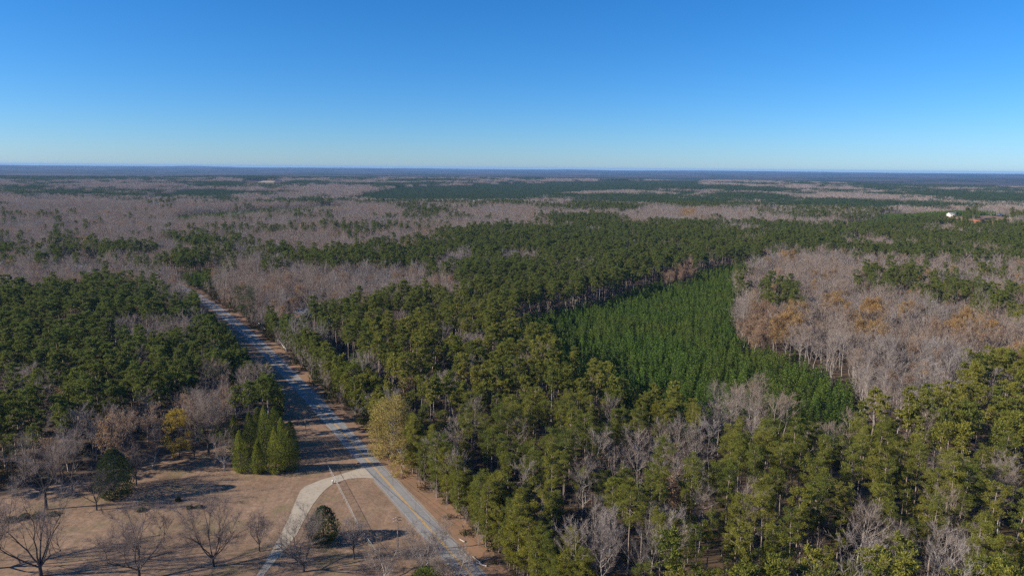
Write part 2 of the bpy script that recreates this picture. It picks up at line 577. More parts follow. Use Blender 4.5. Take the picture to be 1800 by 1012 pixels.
HW = 3.25
ribbon('verge', HW - 0.3, 10.5, 0.020, M['verge'], wob=(0, 5))
ribbon('road_shoulder', -HW - 0.55, HW + 0.7, 0.045, M['shoulder'], wob=(0.5, 0.8))
def road_sheet():
    b = MB()
    offs = np.array([-HW, -2.4, -1.65, -0.9, 0.0, 0.9, 1.65, 2.4, HW])
    n, m = len(ROAD), len(offs)
    j_ = RNG.uniform(-0.09, 0.09, (n, 2))
    V_ = np.zeros((n, m, 3))
    V_[:, :, :2] = ROAD[:, None] + NRM[:, None] * offs[None, :, None]
    V_[:, 0, :2] += NRM * j_[:, :1]
    V_[:, -1, :2] += NRM * j_[:, 1:]
    V_[:, :, 2] = 0.070
    q_ = [[i_ * m + k_, i_ * m + k_ + 1, (i_ + 1) * m + k_ + 1, (i_ + 1) * m + k_] for i_ in range(n - 1) for k_ in range(m - 1)]
    b.add(V_.reshape(-1, 3), q_)
    me = b.mesh('road', M['asphalt'])
    wear = np.tile([0.2, 0.9, 0.1, 0.85, 0.0, 0.85, 0.1, 0.9, 0.2], n)
    at_ = me.attributes.new('wear', 'FLOAT', 'POINT')
    at_.data.foreach_set('value', wear.astype(np.float32))
    tag(link('road', me), kind='structure')
road_sheet()
for q, (a, b) in enumerate(((-0.29, -0.10), (0.10, 0.29))):
    ribbon('road_marking', a, b, 0.078, M['yellow'])
for a, b in ((-HW + 0.12, -HW + 0.25), (HW - 0.25, HW - 0.12)):
    ribbon('road_marking', a, b, 0.078, M['whitepaint'])

def sheet(name, poly, z, mat):
    b = MB()
    Vv = [(x, y, z) for x, y in poly]
    me = bpy.data.meshes.new(name)
    me.from_pydata(Vv, [], [list(range(len(Vv)))])
    me.materials.append(mat)
    return tag(link(name, me), kind='structure')

def roadside(py_from, py_to, off):
    """ground points along the road at an offset from its centre"""
    out = []
    for P, Nn in zip(ROAD, NRM):
        if py_from <= P[1] <= py_to:
            out.append(tuple(P + Nn * off))
    return out

LAWN = ([at(0 - 260, 900)] + wpoly([(0, 872), (60, 858), (150, 842), (215, 838), (262, 806), (330, 790), (400, 776), (430, 790), (486, 778), (482, 735), (470, 690), (443, 640), (406, 590), (366, 545), (334, 520)])
        + roadside(60, 600, -HW - 0.1)[::-1] + [(-190, 60)])
sheet('lawn', LAWN, 0.010, M['lawn'])

sc2 = lambda L_: [(400 + a / 3.244, 700 + b / 3.244) for a, b in L_]
up = sc2([(775, 388), (740, 402), (700, 415), (660, 427), (600, 445), (540, 461), (480, 485), (440, 503), (415, 525), (390, 580), (350, 680), (305, 770), (265, 845), (220, 925), (165, 1010), (60, 1190)])
lo = sc2([(832, 455), (780, 452), (740, 453), (700, 457), (660, 466), (600, 488), (560, 517), (530, 548), (490, 600), (460, 650), (430, 705), (395, 775), (335, 850), (290, 905), (240, 965), (205, 1010), (100, 1190)])
sheet('driveway', wpoly([(640.5, 818)] + up) + wpoly(lo[::-1] + [(661, 841)]), 0.060, M['concrete'])

# ------------------------------------------------------------------ land cover: what grows where
P_MAIN = wpoly([(480, 572), (560, 548), (700, 522), (830, 532), (900, 562), (950, 580), (1000, 622), (1110, 630), (1250, 675), (1390, 722), (1500, 696), (1640, 664), (1860, 640), (2100, 900), (1900, 1180), (700, 1180), (600, 800)], 14)
PLANT = wpoly([(905, 566), (1000, 548), (1060, 535), (1130, 508), (1260, 474), (1320, 468), (1293, 490), (1287, 560), (1292, 592), (1400, 640), (1500, 690), (1520, 760), (1450, 806), (1390, 806), (1240, 772), (1110, 722), (1040, 690), (970, 655), (930, 605)], 4)
P_MID = wpoly([(400, 450), (540, 455), (600, 452), (700, 440), (800, 416), (950, 402), (1200, 392), (1430, 398), (1800, 388), (1950, 400), (1950, 468), (1800, 472), (1560, 458), (1450, 442), (1340, 455), (1260, 465), (1130, 500), (1060, 525), (940, 548), (850, 540), (815, 500), (700, 478), (620, 484), (540, 478), (440, 478)], 14)
D_RIGHT = wpoly([(1285, 490), (1340, 452), (1450, 442), (1560, 458), (1800, 472), (1950, 476), (1950, 645), (1800, 645), (1640, 660), (1510, 705), (1430, 650), (1290, 592)], 12)
D_ROAD = wpoly([(335, 500), (420, 478), (540, 478), (620, 484), (700, 478), (815, 500), (860, 545), (830, 535), (700, 522), (560, 546), (470, 556), (400, 530)], 10)
P_LEFT = wpoly([(-120, 515), (0, 516), (100, 500), (200, 500), (320, 520), (345, 560), (374, 600), (440, 640), (484, 690), (490, 724), (430, 742), (395, 728), (310, 703), (200, 728), (100, 758), (40, 778), (-160, 830)], 12)
EDGE_LEFT = wpoly([(-160, 900), (60, 862), (215, 842), (262, 808), (400, 772), (428, 735), (410, 700), (310, 690), (200, 712), (100, 742), (40, 764), (-160, 820)], 3)
D_LEFT_IN = wpoly([(185, 590), (230, 575), (340, 570), (350, 600), (300, 612), (190, 612)], 12)
D_LEFT_IN2 = wpoly([(15, 660), (80, 660), (75, 690), (15, 692)], 12)
D_LEFT = wpoly([(-120, 462), (90, 464), (240, 458), (260, 490), (330, 495), (330, 520), (200, 500), (100, 500), (0, 514), (-120, 514)], 10)
P_LMID = wpoly([(-120, 432), (0, 428), (100, 413), (150, 413), (220, 428), (300, 428), (330, 408), (420, 428), (540, 450), (540, 480), (440, 480), (340, 462), (320, 488), (262, 490), (240, 458), (90, 464), (-120, 464)], 14)
PLANT_FAR = wpoly([(590, 345), (700, 328), (1000, 320), (1240, 318), (1260, 330), (1000, 338), (920, 350), (700, 352)], 8)
PLANT_STRIP = wpoly([(275, 398), (330, 380), (600, 361), (640, 363), (600, 372), (420, 388)], 6)
PINE_PATCH = wpoly([(960, 395), (1000, 382), (1060, 381), (1100, 390), (1050, 402), (980, 402)], 12)
PINE_PATCH2 = wpoly([(1000, 350), (1100, 345), (1340, 345), (1330, 360), (1150, 362), (1080, 372), (1020, 360)], 14)
PINE_PATCH3 = wpoly([(1340, 370), (1480, 355), (1560, 365), (1540, 386), (1340, 382)], 14)
D_MID = wpoly([(-150, 425), (-150, 350), (250, 345), (600, 335), (900, 355), (1200, 365), (1500, 380), (1440, 396), (1200, 390), (950, 400), (800, 414), (700, 438), (560, 448), (420, 428), (330, 406), (200, 420), (100, 412)], 12)
CLUMPS = [(wpoly(p, 12), s) for p, s in (
    ([(1335, 520), (1350, 500), (1400, 505), (1420, 530), (1400, 545), (1345, 545)], 'P'),
    ([(1500, 500), (1520, 478), (1600, 480), (1620, 500), (1570, 520), (1505, 515)], 'P'),
    ([(1590, 515), (1640, 498), (1720, 505), (1700, 540), (1620, 545)], 'P'),
    ([(1700, 530), (1750, 518), (1800, 525), (1780, 552), (1720, 555)], 'P'),
    ([(1640, 660), (1720, 640), (1900, 645), (1900, 690), (1660, 700)], 'P'),
    ([(1440, 635), (1480, 632), (1480, 650), (1445, 652)], 'P'),
    ([(1300, 560), (1345, 535), (1360, 560), (1350, 600), (1310, 600)], 'T'),
    ([(1360, 570), (1410, 535), (1420, 555), (1390, 600), (1362, 600)], 'O'),
    ([(1440, 530), (1480, 520), (1475, 545), (1445, 545)], 'O'),
    ([(1500, 550), (1550, 540), (1555, 560), (1510, 565)], 'O'),
    ([(1500, 580), (1555, 572), (1558, 600), (1505, 600)], 'O'),
    ([(1575, 545), (1610, 538), (1610, 555), (1580, 558)], 'O'),
    ([(1655, 565), (1725, 558), (1725, 585), (1660, 590)], 'O'),
    ([(1765, 615), (1820, 605), (1830, 630), (1775, 635)], 'T'),
    ([(1370, 455), (1395, 440), (1400, 460), (1375, 465)], 'O'),
    ([(95, 570), (160, 562), (165, 585), (100, 590)], 'T'),
    ([(1190, 372), (1225, 362), (1225, 380), (1195, 384)], 'O'),
    ([(140, 428), (165, 420), (168, 434), (145, 436)], 'O'),
    ([(1225, 720), (1300, 690), (1390, 695), (1395, 745), (1330, 760), (1240, 770)], 'B'),
    ([(1080, 800), (1160, 770), (1260, 775), (1260, 860), (1150, 870), (1085, 850)], 'B'),
    ([(1290, 880), (1330, 870), (1340, 930), (1300, 940)], 'B'),
    ([(1740, 850), (1790, 840), (1800, 920), (1750, 920)], 'B'),
    ([(1120, 930), (1170, 920), (1180, 1000), (1130, 1010)], 'B'),
    ([(1010, 880), (1055, 840), (1075, 880), (1060, 960), (1020, 960)], 'B'),
    ([(1490, 960), (1520, 930), (1565, 950), (1570, 1040), (1500, 1040)], 'B'),
    ([(770, 830), (800, 780), (838, 800), (835, 860), (790, 880)], 'B'),
    ([(1500, 690), (1540, 650), (1660, 640), (1700, 690), (1650, 730), (1540, 740)], 'B'),
    ([(1160, 480), (1215, 460), (1215, 485), (1165, 492)], 'T'),
)]

road_y = ROAD[:110, 1]
road_x = ROAD[:110, 0]
cosr = 0.86
def road_off(x, y):
    """signed distance to the road's centre line, right of it positive"""
    d = (x - np.interp(y, road_y, road_x)) * cosr
    far = y > 600
    if np.any(far):
        e = ROAD[108:]
        dd = np.min(np.hypot(x[..., None] - e[:, 0], y[..., None] - e[:, 1]), -1)
        d = np.where(far, np.where(dd < 7, -dd * 0.5, 99.0), d)
    return d

CLEAR = []       # x, y, radius: kept free of forest trees
def clear_at(px, py, r, z=0.0):
    x, y = at(px, py, z)
    CLEAR.append((x, y, r))
LAWN_P = LAWN
HOUSE_CLEAR = []
def clear_strip(px, py, half, length, z=0.0, back=12.0):
    """open ground round a building and in front of it, towards the camera"""
    x, y = at(px, py, z)
    d = np.array([-x, -y]) / math.hypot(x, y)
    HOUSE_CLEAR.append((x - d[0] * back, y - d[1] * back, d[0], d[1], half, length + back))

clear_strip(540, 553, 9, 24)
clear_strip(579, 566, 7, 26)
clear_strip(147, 472, 13, 58)
clear_strip(262, 467, 9, 50)
clear_strip(1675, 381, 19, 135, 22)
clear_strip(1720, 388, 15, 120, 20)
clear_strip(1747, 381, 22, 200, 22)
clear_strip(462, 321, 130, 800)
HERO_CLEAR = [(690, 800, 8.5), (655, 742, 7.5), (630, 700, 5), (435, 562, 7), (495, 545, 8), (345, 560, 6)]
for a, b, r in HERO_CLEAR:
    clear_at(a, b, r)

def classify(x, y):
    """one letter per spot: P tall pine, Y young plantation pine, D bare hardwood, T tan, O orange, space = open"""
    t = np.full(x.shape, 'D')
    n1 = fnoise(x / 420 + 11, y / 420, 31)
    n2 = fnoise(x / 900 + 5, y / 700, 47)
    t[(n1 > 0.60)] = 'P'
    t[(n2 > 0.60) & (n1 < 0.55)] = 'Y'
    mix = RNG.random(x.shape)
    far_ = np.hypot(x, y) > 1400
    t[(t == 'D') & (mix < 0.25) & (n1 > 0.50)] = 'P'
    for poly, s in ((D_MID, 'D'), (PLANT_FAR, 'Y'), (PLANT_STRIP, 'Y'), (PINE_PATCH, 'P'), (PINE_PATCH2, 'P'), (PINE_PATCH3, 'P'),
                    (P_LMID, 'P'), (D_LEFT, 'D'), (P_MID, 'P'), (D_ROAD, 'D'), (EDGE_LEFT, 'D'), (P_LEFT, 'P'), (D_LEFT_IN, 'D'), (D_LEFT_IN2, 'D'),
                    (D_RIGHT, 'D'), (P_MAIN, 'P'), (PLANT, 'Y')):
        wobble = (poly is not PLANT)
        xs = x + (fnoise(x / 30, y / 30, 71) - 0.5) * (30 + 0.05 * np.hypot(x, y)) * wobble
        ys = y + (fnoise(x / 30 + 50, y / 30, 72) - 0.5) * (30 + 0.05 * np.hypot(x, y)) * wobble
        ins = pip(poly, xs, ys)
        t[ins] = s
        if poly is EDGE_LEFT:
            t[ins & (mix < 0.62)] = ' '
            t[ins & (mix > 0.85)] = 'T'
        if poly in (D_MID, D_RIGHT, D_ROAD, D_LEFT):
            t[ins & (mix < 0.30) & (fnoise(x / 90, y / 90, 79) > 0.63)] = 'P'
            t[ins & (mix > (0.955 if poly is D_MID else 0.90))] = 'T'
            if poly is D_RIGHT:
                t[ins & (mix > 0.965)] = 'O'
        if poly is P_LMID:
            t[ins & (fnoise(x / 45, y / 45, 76) > 0.46)] = 'D'
        if poly in (P_MID, P_LEFT, P_LMID):
            t[ins & (fnoise(x / 60, y / 60, 77) > 0.66)] = 'D'
            t[ins & (mix > 0.95)] = 'D'
            t[ins & (mix > 0.985)] = 'T'
        if poly is P_MAIN:
            bb = fnoise(x / 26, y / 26, 78)
            t[ins & (bb > 0.68)] = 'D'
            t[ins & (bb < 0.20)] = ' '
            t[ins & (mix > 0.915)] = 'D'
            t[ins & (mix > 0.992)] = 'T'
    pep = fnoise(x / 170 + 3, y / 210, 83)
    t[far_ & (t == 'P') & (pep > 0.57) & (mix < 0.8)] = 'D'
    t[far_ & (t == 'D') & (pep < 0.31) & (mix < 0.55)] = 'P'
    for poly, s in CLUMPS:
        ins = pip(poly, x, y)
        if s == 'B':
            t[ins & (mix < 0.8)] = 'D'
        else:
            t[ins & (mix < (0.62 if s == 'P' else 0.8))] = s
    ro = road_off(x, y)
    t[(ro > np.where((y > 285) & (y < 520), -16, -12) - 3 * mix) & (ro < np.where((y > 285) & (y < 520), 10.8, 8.6) + 3 * mix) & (y < 660)] = ' '
    t[(ro > -45) & (ro < 30) & (y > 450) & (y < 680) & (t == 'P') & (mix < 0.85)] = 'D'
    t[(ro > 0) & (ro < 15 + 4 * mix) & (t == 'Y')] = 'P'
    t[pip(LAWN_P, x, y)] = ' '
    for cx, cy_, r in CLEAR:
        t[np.hypot(x - cx, y - cy_) < r] = ' '
    for cx, cy_, dx, dy, half, ln in HOUSE_CLEAR:
        al = (x - cx) * dx + (y - cy_) * dy
        la = np.abs((x - cx) * -dy + (y - cy_) * dx)
        t[(al > 0) & (al < ln) & (la < half)] = ' '
    return t

# ------------------------------------------------------------------ tree builders (unit: metres, base at the origin)
def unit(v):
    return v / (np.linalg.norm(v, axis=-1, keepdims=True) + 1e-9)

def bend(p, d, length, n, up=0.0, jit=0.12):
    pts = [np.array(p, float)]
    d = unit(np.array(d, float))
    for _ in range(n):
        d = unit(d + RNG.normal(size=3) * jit + np.array([0, 0, up]))
        pts.append(pts[-1] + d * length / n)
    return np.array(pts), d

def pine(H, frac=0.45, R=3.2, nb=34, per=34, card=(0.34, 0.12), lod=0):
    """loblolly pine: long bare stem, rounded open crown of needle tufts at the ends of its branches"""
    tr, cr = MB(), MB()
    lean = RNG.normal(size=2) * 0.03 * H
    zz = np.linspace(0, 1, 6)
    stem = np.stack([lean[0] * zz ** 2, lean[1] * zz ** 2, H * 0.97 * zz], 1)
    stem[1:-1, :2] += RNG.normal(size=(4, 2)) * 0.10
    tr.tube(stem, 0.25 * (H / 22) * (1 - zz * 0.88) + 0.02, 5 if lod == 0 else 3)
    C, A, S = [], [], []
    ph = RNG.uniform(0, 6.28)
    gap, gw = RNG.uniform(0, 6.28), RNG.uniform(0.2, 0.6)
    for k in range(nb):
        t = (k + RNG.uniform(0, 1)) / nb
        h = H * (1 - frac + frac * t * 0.96)
        prof = math.sin(math.pi * min(1, (0.16 + 0.84 * (1 - t)) ** 0.8 * 0.80)) if t > 0.2 else 0.55 + 1.6 * t
        L = R * max(0.18, prof) * RNG.uniform(0.55, 1.25)
        ph += 2.4 + RNG.normal() * 0.5
        L *= 1 - gw * max(0, math.cos(ph - gap))
        base = np.array([np.interp(h, stem[:, 2], stem[:, 0]), np.interp(h, stem[:, 2], stem[:, 1]), h])
        d = np.array([math.cos(ph), math.sin(ph), RNG.uniform(0.05, 0.5)])
        p, _ = bend(base, d, L, 3, 0.08, 0.15)
        if lod == 0:
            tr.tube(p, [0.055, 0.04, 0.03, 0.015], 3)
        for q, w in ((3, 1.0), (2, 0.75)):
            if q == 2 and L < R * 0.45:
                continue
            C.append(p[q] + RNG.normal(size=3) * 0.25)
            S.append(w * RNG.uniform(0.75, 1.25) * R / 3.2)
    C.append(stem[-1] + [0, 0, 0.2]); S.append(0.8)
    C, S = np.array(C), np.array(S)
    n = per
    off = RNG.normal(size=(len(C), n, 3))
    off = unit(off) * (RNG.random((len(C), n, 1)) ** 0.5)
    cen = C[:, None] + off * S[:, None, None] * np.array([1.05, 1.05, 0.62])
    ax = (unit(off) + np.array([0, 0, 0.4])).reshape(-1, 3)
    cr.cards(cen.reshape(-1, 3), card[0], card[1], ax, 0.6)
    return tr, cr

def young_pine(H, R, n, card):
    tr, cr = MB(), MB()
    tr.tube([(0, 0, 0), (0, 0, H * 0.5), (0, 0, H * 0.93)], [0.10, 0.06, 0.015], 3)
    C, A = [], []
    nw = 9
    for w in range(nw):
        t = w / (nw - 1)
        z = H * (0.12 + 0.84 * t)
        r = R * (1 - t) ** 0.75 + 0.12
        m = max(3, int(7 * (1 - t) + 2))
        a0 = RNG.uniform(0, 6.28)
        for j in range(m):
            a = a0 + j * 6.28 / m + RNG.normal() * 0.2
            k = max(3, int(n / (nw * 6)))
            s = RNG.random((k, 1)) ** 0.6 * RNG.uniform(0.75, 1.15)
            d = np.array([math.cos(a), math.sin(a), 0.45])
            C.append(np.array([0, 0, z]) + d * s * r + RNG.normal(size=(k, 3)) * 0.16)
            A.append(np.repeat(d[None], k, 0))
    C, A = np.concatenate(C), np.concatenate(A)
    cr.cards(C, card[0], card[1], A + [0, 0, 0.5], 0.5)
    return tr, cr

def bare_tree(H, spread=0.20, base=0.42, nl=11, nt=900, tw=0.05, tl=1.2, r0=0.17, leaves=None, lod=0):
    """leafless hardwood: stem, rising limbs, branches and a haze of twigs (leaves: number, size)"""
    tr, cr = MB(), MB()
    zz = np.linspace(0, 1, 7)
    stem = np.stack([zz * 0, zz * 0, zz * H * 0.93], 1)
    stem[1:, :2] += np.cumsum(RNG.normal(size=(6, 2)) * 0.018 * H, 0)
    tr.tube(stem, r0 * (1 - zz * 0.9), 5 if lod == 0 else 3)
    tips = []
    ph = RNG.uniform(0, 6.28)
    for k in range(nl):
        t = base + (0.97 - base) * (k + RNG.uniform(0, 1)) / nl
        ph += 2.4 + RNG.normal() * 0.4
        b = np.array([np.interp(t, zz, stem[:, q]) for q in range(3)])
        L = H * spread * (1.5 - abs(t - 0.62) * 1.9) * RNG.uniform(0.8, 1.25)
        L = max(L, H * 0.08)
        d = np.array([math.cos(ph), math.sin(ph), RNG.uniform(0.6, 1.3)])
        p, _ = bend(b, d, L, 4, 0.10, 0.14)
        rl = r0 * (1 - t * 0.85) * 0.6
        tr.tube(p, rl * np.array([1, 0.75, 0.55, 0.38, 0.15]), 4 if lod == 0 else 3)
        for q in (2, 3, 4):
            tips.append((p[q], unit(p[q] - p[q - 1])))
        for s in range(4):
            q = RNG.integers(1, 4)
            d2 = unit(unit(p[q] - p[q - 1]) + RNG.normal(size=3) * 0.6 + [0, 0, 0.25])
            p2, _ = bend(p[q], d2, L * RNG.uniform(0.35, 0.6), 3, 0.1, 0.15)
            if lod == 0:
                tr.tube(p2, rl * np.array([0.5, 0.35, 0.22, 0.08]), 3)
            for q2 in (1, 2, 3):
                tips.append((p2[q2], unit(p2[q2] - p2[q2 - 1])))
    tips.append((stem[-1], np.array([0, 0, 1.])))
    P = np.array([a for a, _ in tips])
    D = np.array([a for _, a in tips])
    idx = RNG.integers(0, len(P), nt)
    d = unit(D[idx] + RNG.normal(size=(nt, 3)) * 0.5 + [0, 0, 0.25])
    st = P[idx] - D[idx] * RNG.uniform(0, 0.8, (nt, 1)) * (H / 20)
    cr.slivers(st, d, tl * H / 20, tw)
    k2 = nt // 2
    j = RNG.integers(0, nt, k2)                # side twigs
    cr.slivers(st[j] + d[j] * RNG.uniform(0.2, 0.9, (k2, 1)) * tl * H / 20, unit(d[j] + RNG.normal(size=(k2, 3)) * 0.6), tl * 0.6 * H / 20, tw * 0.8)
    lf = None
    if leaves:
        lf = MB()
        n, sz = leaves
        idx = RNG.integers(0, len(P), n)
        lf.cards(P[idx] + D[idx] * RNG.uniform(-0.3, 1.0, (n, 1)) + RNG.normal(size=(n, 3)) * 0.55 * H / 18, sz, sz * 0.55)
    return tr, cr, lf

def cone_tree(H, R, n, card=(0.30, 0.12), base=0.03, power=0.75, fat=0.0):
    """cedar or juniper: dense upright cone of fine sprays with a lobed surface"""
    tr, cr = MB(), MB()
    tr.tube([(0, 0, 0), (0, 0, H * 0.5), (0, 0, H * 0.9)], [0.22, 0.13, 0.03], 5)
    t = RNG.random(n) ** 1.25
    a = RNG.uniform(0, 6.283, n)
    lob = 0.74 + 0.50 * vnoise(a * 1.6 + 7, t * 7.0, int(RNG.integers(1, 999))) * 1.0
    prof = np.minimum(1, (1 - t) ** power * (1.0 + fat)) * np.minimum(1, 0.55 + t * 4)
    r = R * prof * lob * (RNG.random(n) ** 0.28)
    z = H * (base + (1 - base) * t)
    c = np.stack([r * np.cos(a), r * np.sin(a), z], 1) + RNG.normal(size=(n, 3)) * 0.10
    ax = np.stack([np.cos(a) * 0.6, np.sin(a) * 0.6, np.full(n, 0.9)], 1)
    cr.cards(c, card[0], card[1], ax, 0.35)
    return tr, cr

def round_tree(H, R, nclump, per, card=(0.26, 0.14), base=0.25, r0=0.2):
    """broadleaf crown: many overlapping leaf clumps over limbs, uneven outline"""
    tr, cr = MB(), MB()
    zz = np.linspace(0, 1, 5)
    stem = np.stack([RNG.normal(size=5) * 0.15 * zz, RNG.normal(size=5) * 0.15 * zz, zz * H * 0.8], 1)
    tr.tube(stem, r0 * (1 - zz * 0.85), 6)
    C = []
    for k in range(nclump):
        t = RNG.random()
        z = H * (base + (0.95 - base) * t)
        rr_ = R * math.sqrt(max(0.05, 1 - ((t - 0.42) / 0.62) ** 2)) * RNG.uniform(0.55, 1.0)
        a = k * 2.4 + RNG.normal() * 0.4
        c = np.array([rr_ * math.cos(a), rr_ * math.sin(a), z])
        C.append(c)
        b = np.array([np.interp(z * 0.75, stem[:, 2], stem[:, 0]), np.interp(z * 0.75, stem[:, 2], stem[:, 1]), z * 0.72])
        p = np.array([b, b * 0.5 + c * 0.5 + [0, 0, -0.2], c])
        tr.tube(p, [0.07, 0.045, 0.015], 3)
    C = np.array(C)
    S = RNG.uniform(0.75, 1.35, nclump) * R * 0.30
    off = unit(RNG.normal(size=(nclump, per, 3))) * (RNG.random((nclump, per, 1)) ** 0.45)
    cen = C[:, None] + off * S[:, None, None] * [1.1, 1.1, 0.85]
    cr.cards(cen.reshape(-1, 3), card[0], card[1], unit(off).reshape(-1, 3), 1.0)
    return tr, cr

def bush(H, R, n, card):
    b = MB()
    a = unit(RNG.normal(size=(n, 3))) * RNG.random((n, 1)) ** 0.4
    a[:, 2] = np.abs(a[:, 2])
    lob = 0.6 + 0.8 * vnoise(np.arctan2(a[:, 1], a[:, 0]) * 1.5 + 4, a[:, 2] * 3, int(RNG.integers(1, 999)))
    b.cards(a * lob[:, None] * [R, R, H], card, card * 0.45, a + [0, 0, 0.5], 0.8)
    return b

# sources for the repeats: near ones keep stem and crown apart, far ones join them
NEAR = {}
def near_set(kind, makers, mats, names):
    out = []
    for f in makers:
        parts = f()
        out.append([(nm, p.mesh(nm, m)) for p, m, nm in zip(parts, mats, names) if p is not None])
    NEAR[kind] = out
U = RNG.uniform
near_set('P', [lambda: pine(U(20, 27), U(0.36, 0.58), U(2.7, 4.0), int(U(26, 38)), 140, (0.21, 0.048)) for _ in range(22)], [M['pinebark'], M['pine']], ['trunk', 'crown'])
near_set('E', [lambda: pine(U(15, 21), U(0.82, 0.92), U(2.8, 3.6), 54, 110, (0.21, 0.050)) for _ in range(6)], [M['pinebark'], M['pine']], ['trunk', 'crown'])
near_set('Y', [lambda: young_pine(U(8.5, 11), U(1.8, 2.3), 620, (0.34, 0.11)) for _ in range(5)], [M['pinebark'], M['young']], ['trunk', 'crown'])
near_set('D', [lambda: bare_tree(U(16, 22), U(0.19, 0.26), U(0.36, 0.52), int(U(10, 14)), 1500, 0.032, 1.2, 0.20) for _ in range(8)], [M['bark'], M['twig'], None], ['trunk', 'crown', ''])
near_set('T', [lambda: bare_tree(U(15, 19), U(0.18, 0.24), U(0.35, 0.45), 12, 700, 0.045, leaves=(1500, 0.24)) for _ in range(5)], [M['bark'], M['twig'], M['tanleaf']], ['trunk', 'crown', 'foliage'])
near_set('O', [lambda: bare_tree(U(15, 19), U(0.18, 0.24), U(0.35, 0.45), 12, 500, 0.045, leaves=(2300, 0.25)) for _ in range(4)], [M['bark'], M['twig'], M['autumn']], ['trunk', 'crown', 'foliage'])

def source(parts_mats, name):
    """joined mesh with several materials, used as the source of a mass"""
    b, idx, mats = MB(), [], []
    for p, m in parts_mats:
        if p is None:
            continue
        if m not in mats:
            mats.append(m)
        k = p.nf()
        idx += [mats.index(m)] * k
        for v_, f_ in zip(p.v, p.f):
            pass
        off = b.n
        b.v += p.v
        b.f += [f_ + off for f_ in p.f]
        b.n += p.n
    return bpy.data.objects.new(name, b.mesh(name, mats, idx))

SRC = {}
SRC['P'] = [source(list(zip(pine(U(20, 27), U(0.36, 0.58), U(2.8, 4.0), 26, 42, (0.38, 0.125), 1), (M['pinebark'], M['pine']))), 'pine_source') for _ in range(7)]
SRC['P'] += [source(list(zip(pine(U(14, 19), U(0.84, 0.92), U(2.8, 3.6), 46, 28, (0.46, 0.15), 1), (M['pinebark'], M['pine']))), 'edge_pine_source') for _ in range(3)]
SRC['Y'] = [source(list(zip(young_pine(U(8.5, 11), U(1.8, 2.3), 330, (0.46, 0.17)), (M['pinebark'], M['young']))), 'young_pine_source') for _ in range(4)]
SRC['D'] = [source(list(zip(bare_tree(U(15, 21), U(0.22, 0.29), U(0.32, 0.46), 13, 900, 0.052, 1.2, 0.20, lod=1), (M['bark'], M['twig'], None))), 'hardwood_source') for _ in range(6)]
SRC['T'] = [source(list(zip(bare_tree(U(15, 19), U(0.18, 0.24), U(0.35, 0.45), 10, 300, 0.08, leaves=(420, 0.42), lod=1), (M['bark'], M['twig'], M['tanleaf']))), 'tan_source') for _ in range(4)]
SRC['O'] = [source(list(zip(bare_tree(U(15, 19), U(0.18, 0.24), U(0.35, 0.45), 10, 250, 0.08, leaves=(650, 0.42), lod=1), (M['bark'], M['twig'], M['autumn']))), 'autumn_source') for _ in range(3)]
SRC['S'] = [source([(bush(U(1.2, 2.6), U(1.2, 2.0), 150, 0.24), M['shrub'])], 'shrub_source') for _ in range(4)] + \
           [source(list(zip(bare_tree(U(3, 5), 0.28, 0.1, 8, 160, 0.05, 3.0, 0.05, lod=1), (M['bark'], M['twig'], None))), 'brush_source') for _ in range(3)]

def grove(kind, n=14, size=34.0):
    b = {}
    k = int(math.ceil(math.sqrt(n)))
    for q in range(n):
        ox, oy = ((q % k + U(0.1, 0.9)) / k - 0.5) * size, ((q // k + U(0.1, 0.9)) / k - 0.5) * size
        if kind == 'P':
            H = U(16, 23); R = U(3.2, 4.6)
            c, m = 46, M['pine']
            t = RNG.random(c)
            a = U(0, 6.28, c)
            r = R * np.sin(np.pi * (0.15 + 0.8 * t)) * RNG.random(c) ** 0.4
            P = np.stack([ox + r * np.cos(a), oy + r * np.sin(a), H * (0.45 + 0.55 * t)], 1)
            b.setdefault('c', MB()).cards(P, 1.1, 0.55)
            b.setdefault('t', MB()).tube([(ox, oy, 0), (ox, oy, H * 0.8)], [0.25, 0.1], 3)
        elif kind == 'Y':
            for w in range(5):
                oxx, oyy = ox + U(-4, 4), oy + U(-4, 4)
                H = U(6, 8.5)
                c = 16
                t = RNG.random(c)
                a = U(0, 6.28, c)
                r = 1.9 * (1 - t) ** 0.8
                P = np.stack([oxx + r * np.cos(a), oyy + r * np.sin(a), H * (0.1 + 0.85 * t)], 1)
                b.setdefault('c', MB()).cards(P, 0.8, 0.4, np.array([[0, 0, 1.0]]), 0.8)
        else:
            H = U(12, 18); R = U(3.5, 5.2)
            c = 60
            t = RNG.random(c)
            a = U(0, 6.28, c)
            r = R * np.sin(np.pi * (0.12 + 0.8 * t)) * RNG.random(c) ** 0.4
            P = np.stack([ox + r * np.cos(a), oy + r * np.sin(a), H * (0.25 + 0.68 * t)], 1)
            b.setdefault('c', MB()).slivers(P, unit(np.stack([np.cos(a) * 0.5, np.sin(a) * 0.5, np.ones(c)], 1) + RNG.normal(size=(c, 3)) * 0.3), 2.2, 0.5)
            b.setdefault('t', MB()).tube([(ox, oy, 0), (ox, oy, H * 0.7)], [0.25, 0.1], 3)
    mats = {'P': (M['shadedpine'], M['pinebark']), 'Y': (M['shadedpine'], M['pinebark']), 'D': (M['twig'], M['bark'])}[kind]
    return source([(b.get('c'), mats[0]), (b.get('t'), mats[1])], 'grove_source')
FAR = {k_: [grove(k_) for _ in range(4)] for k_ in 'PYD'}

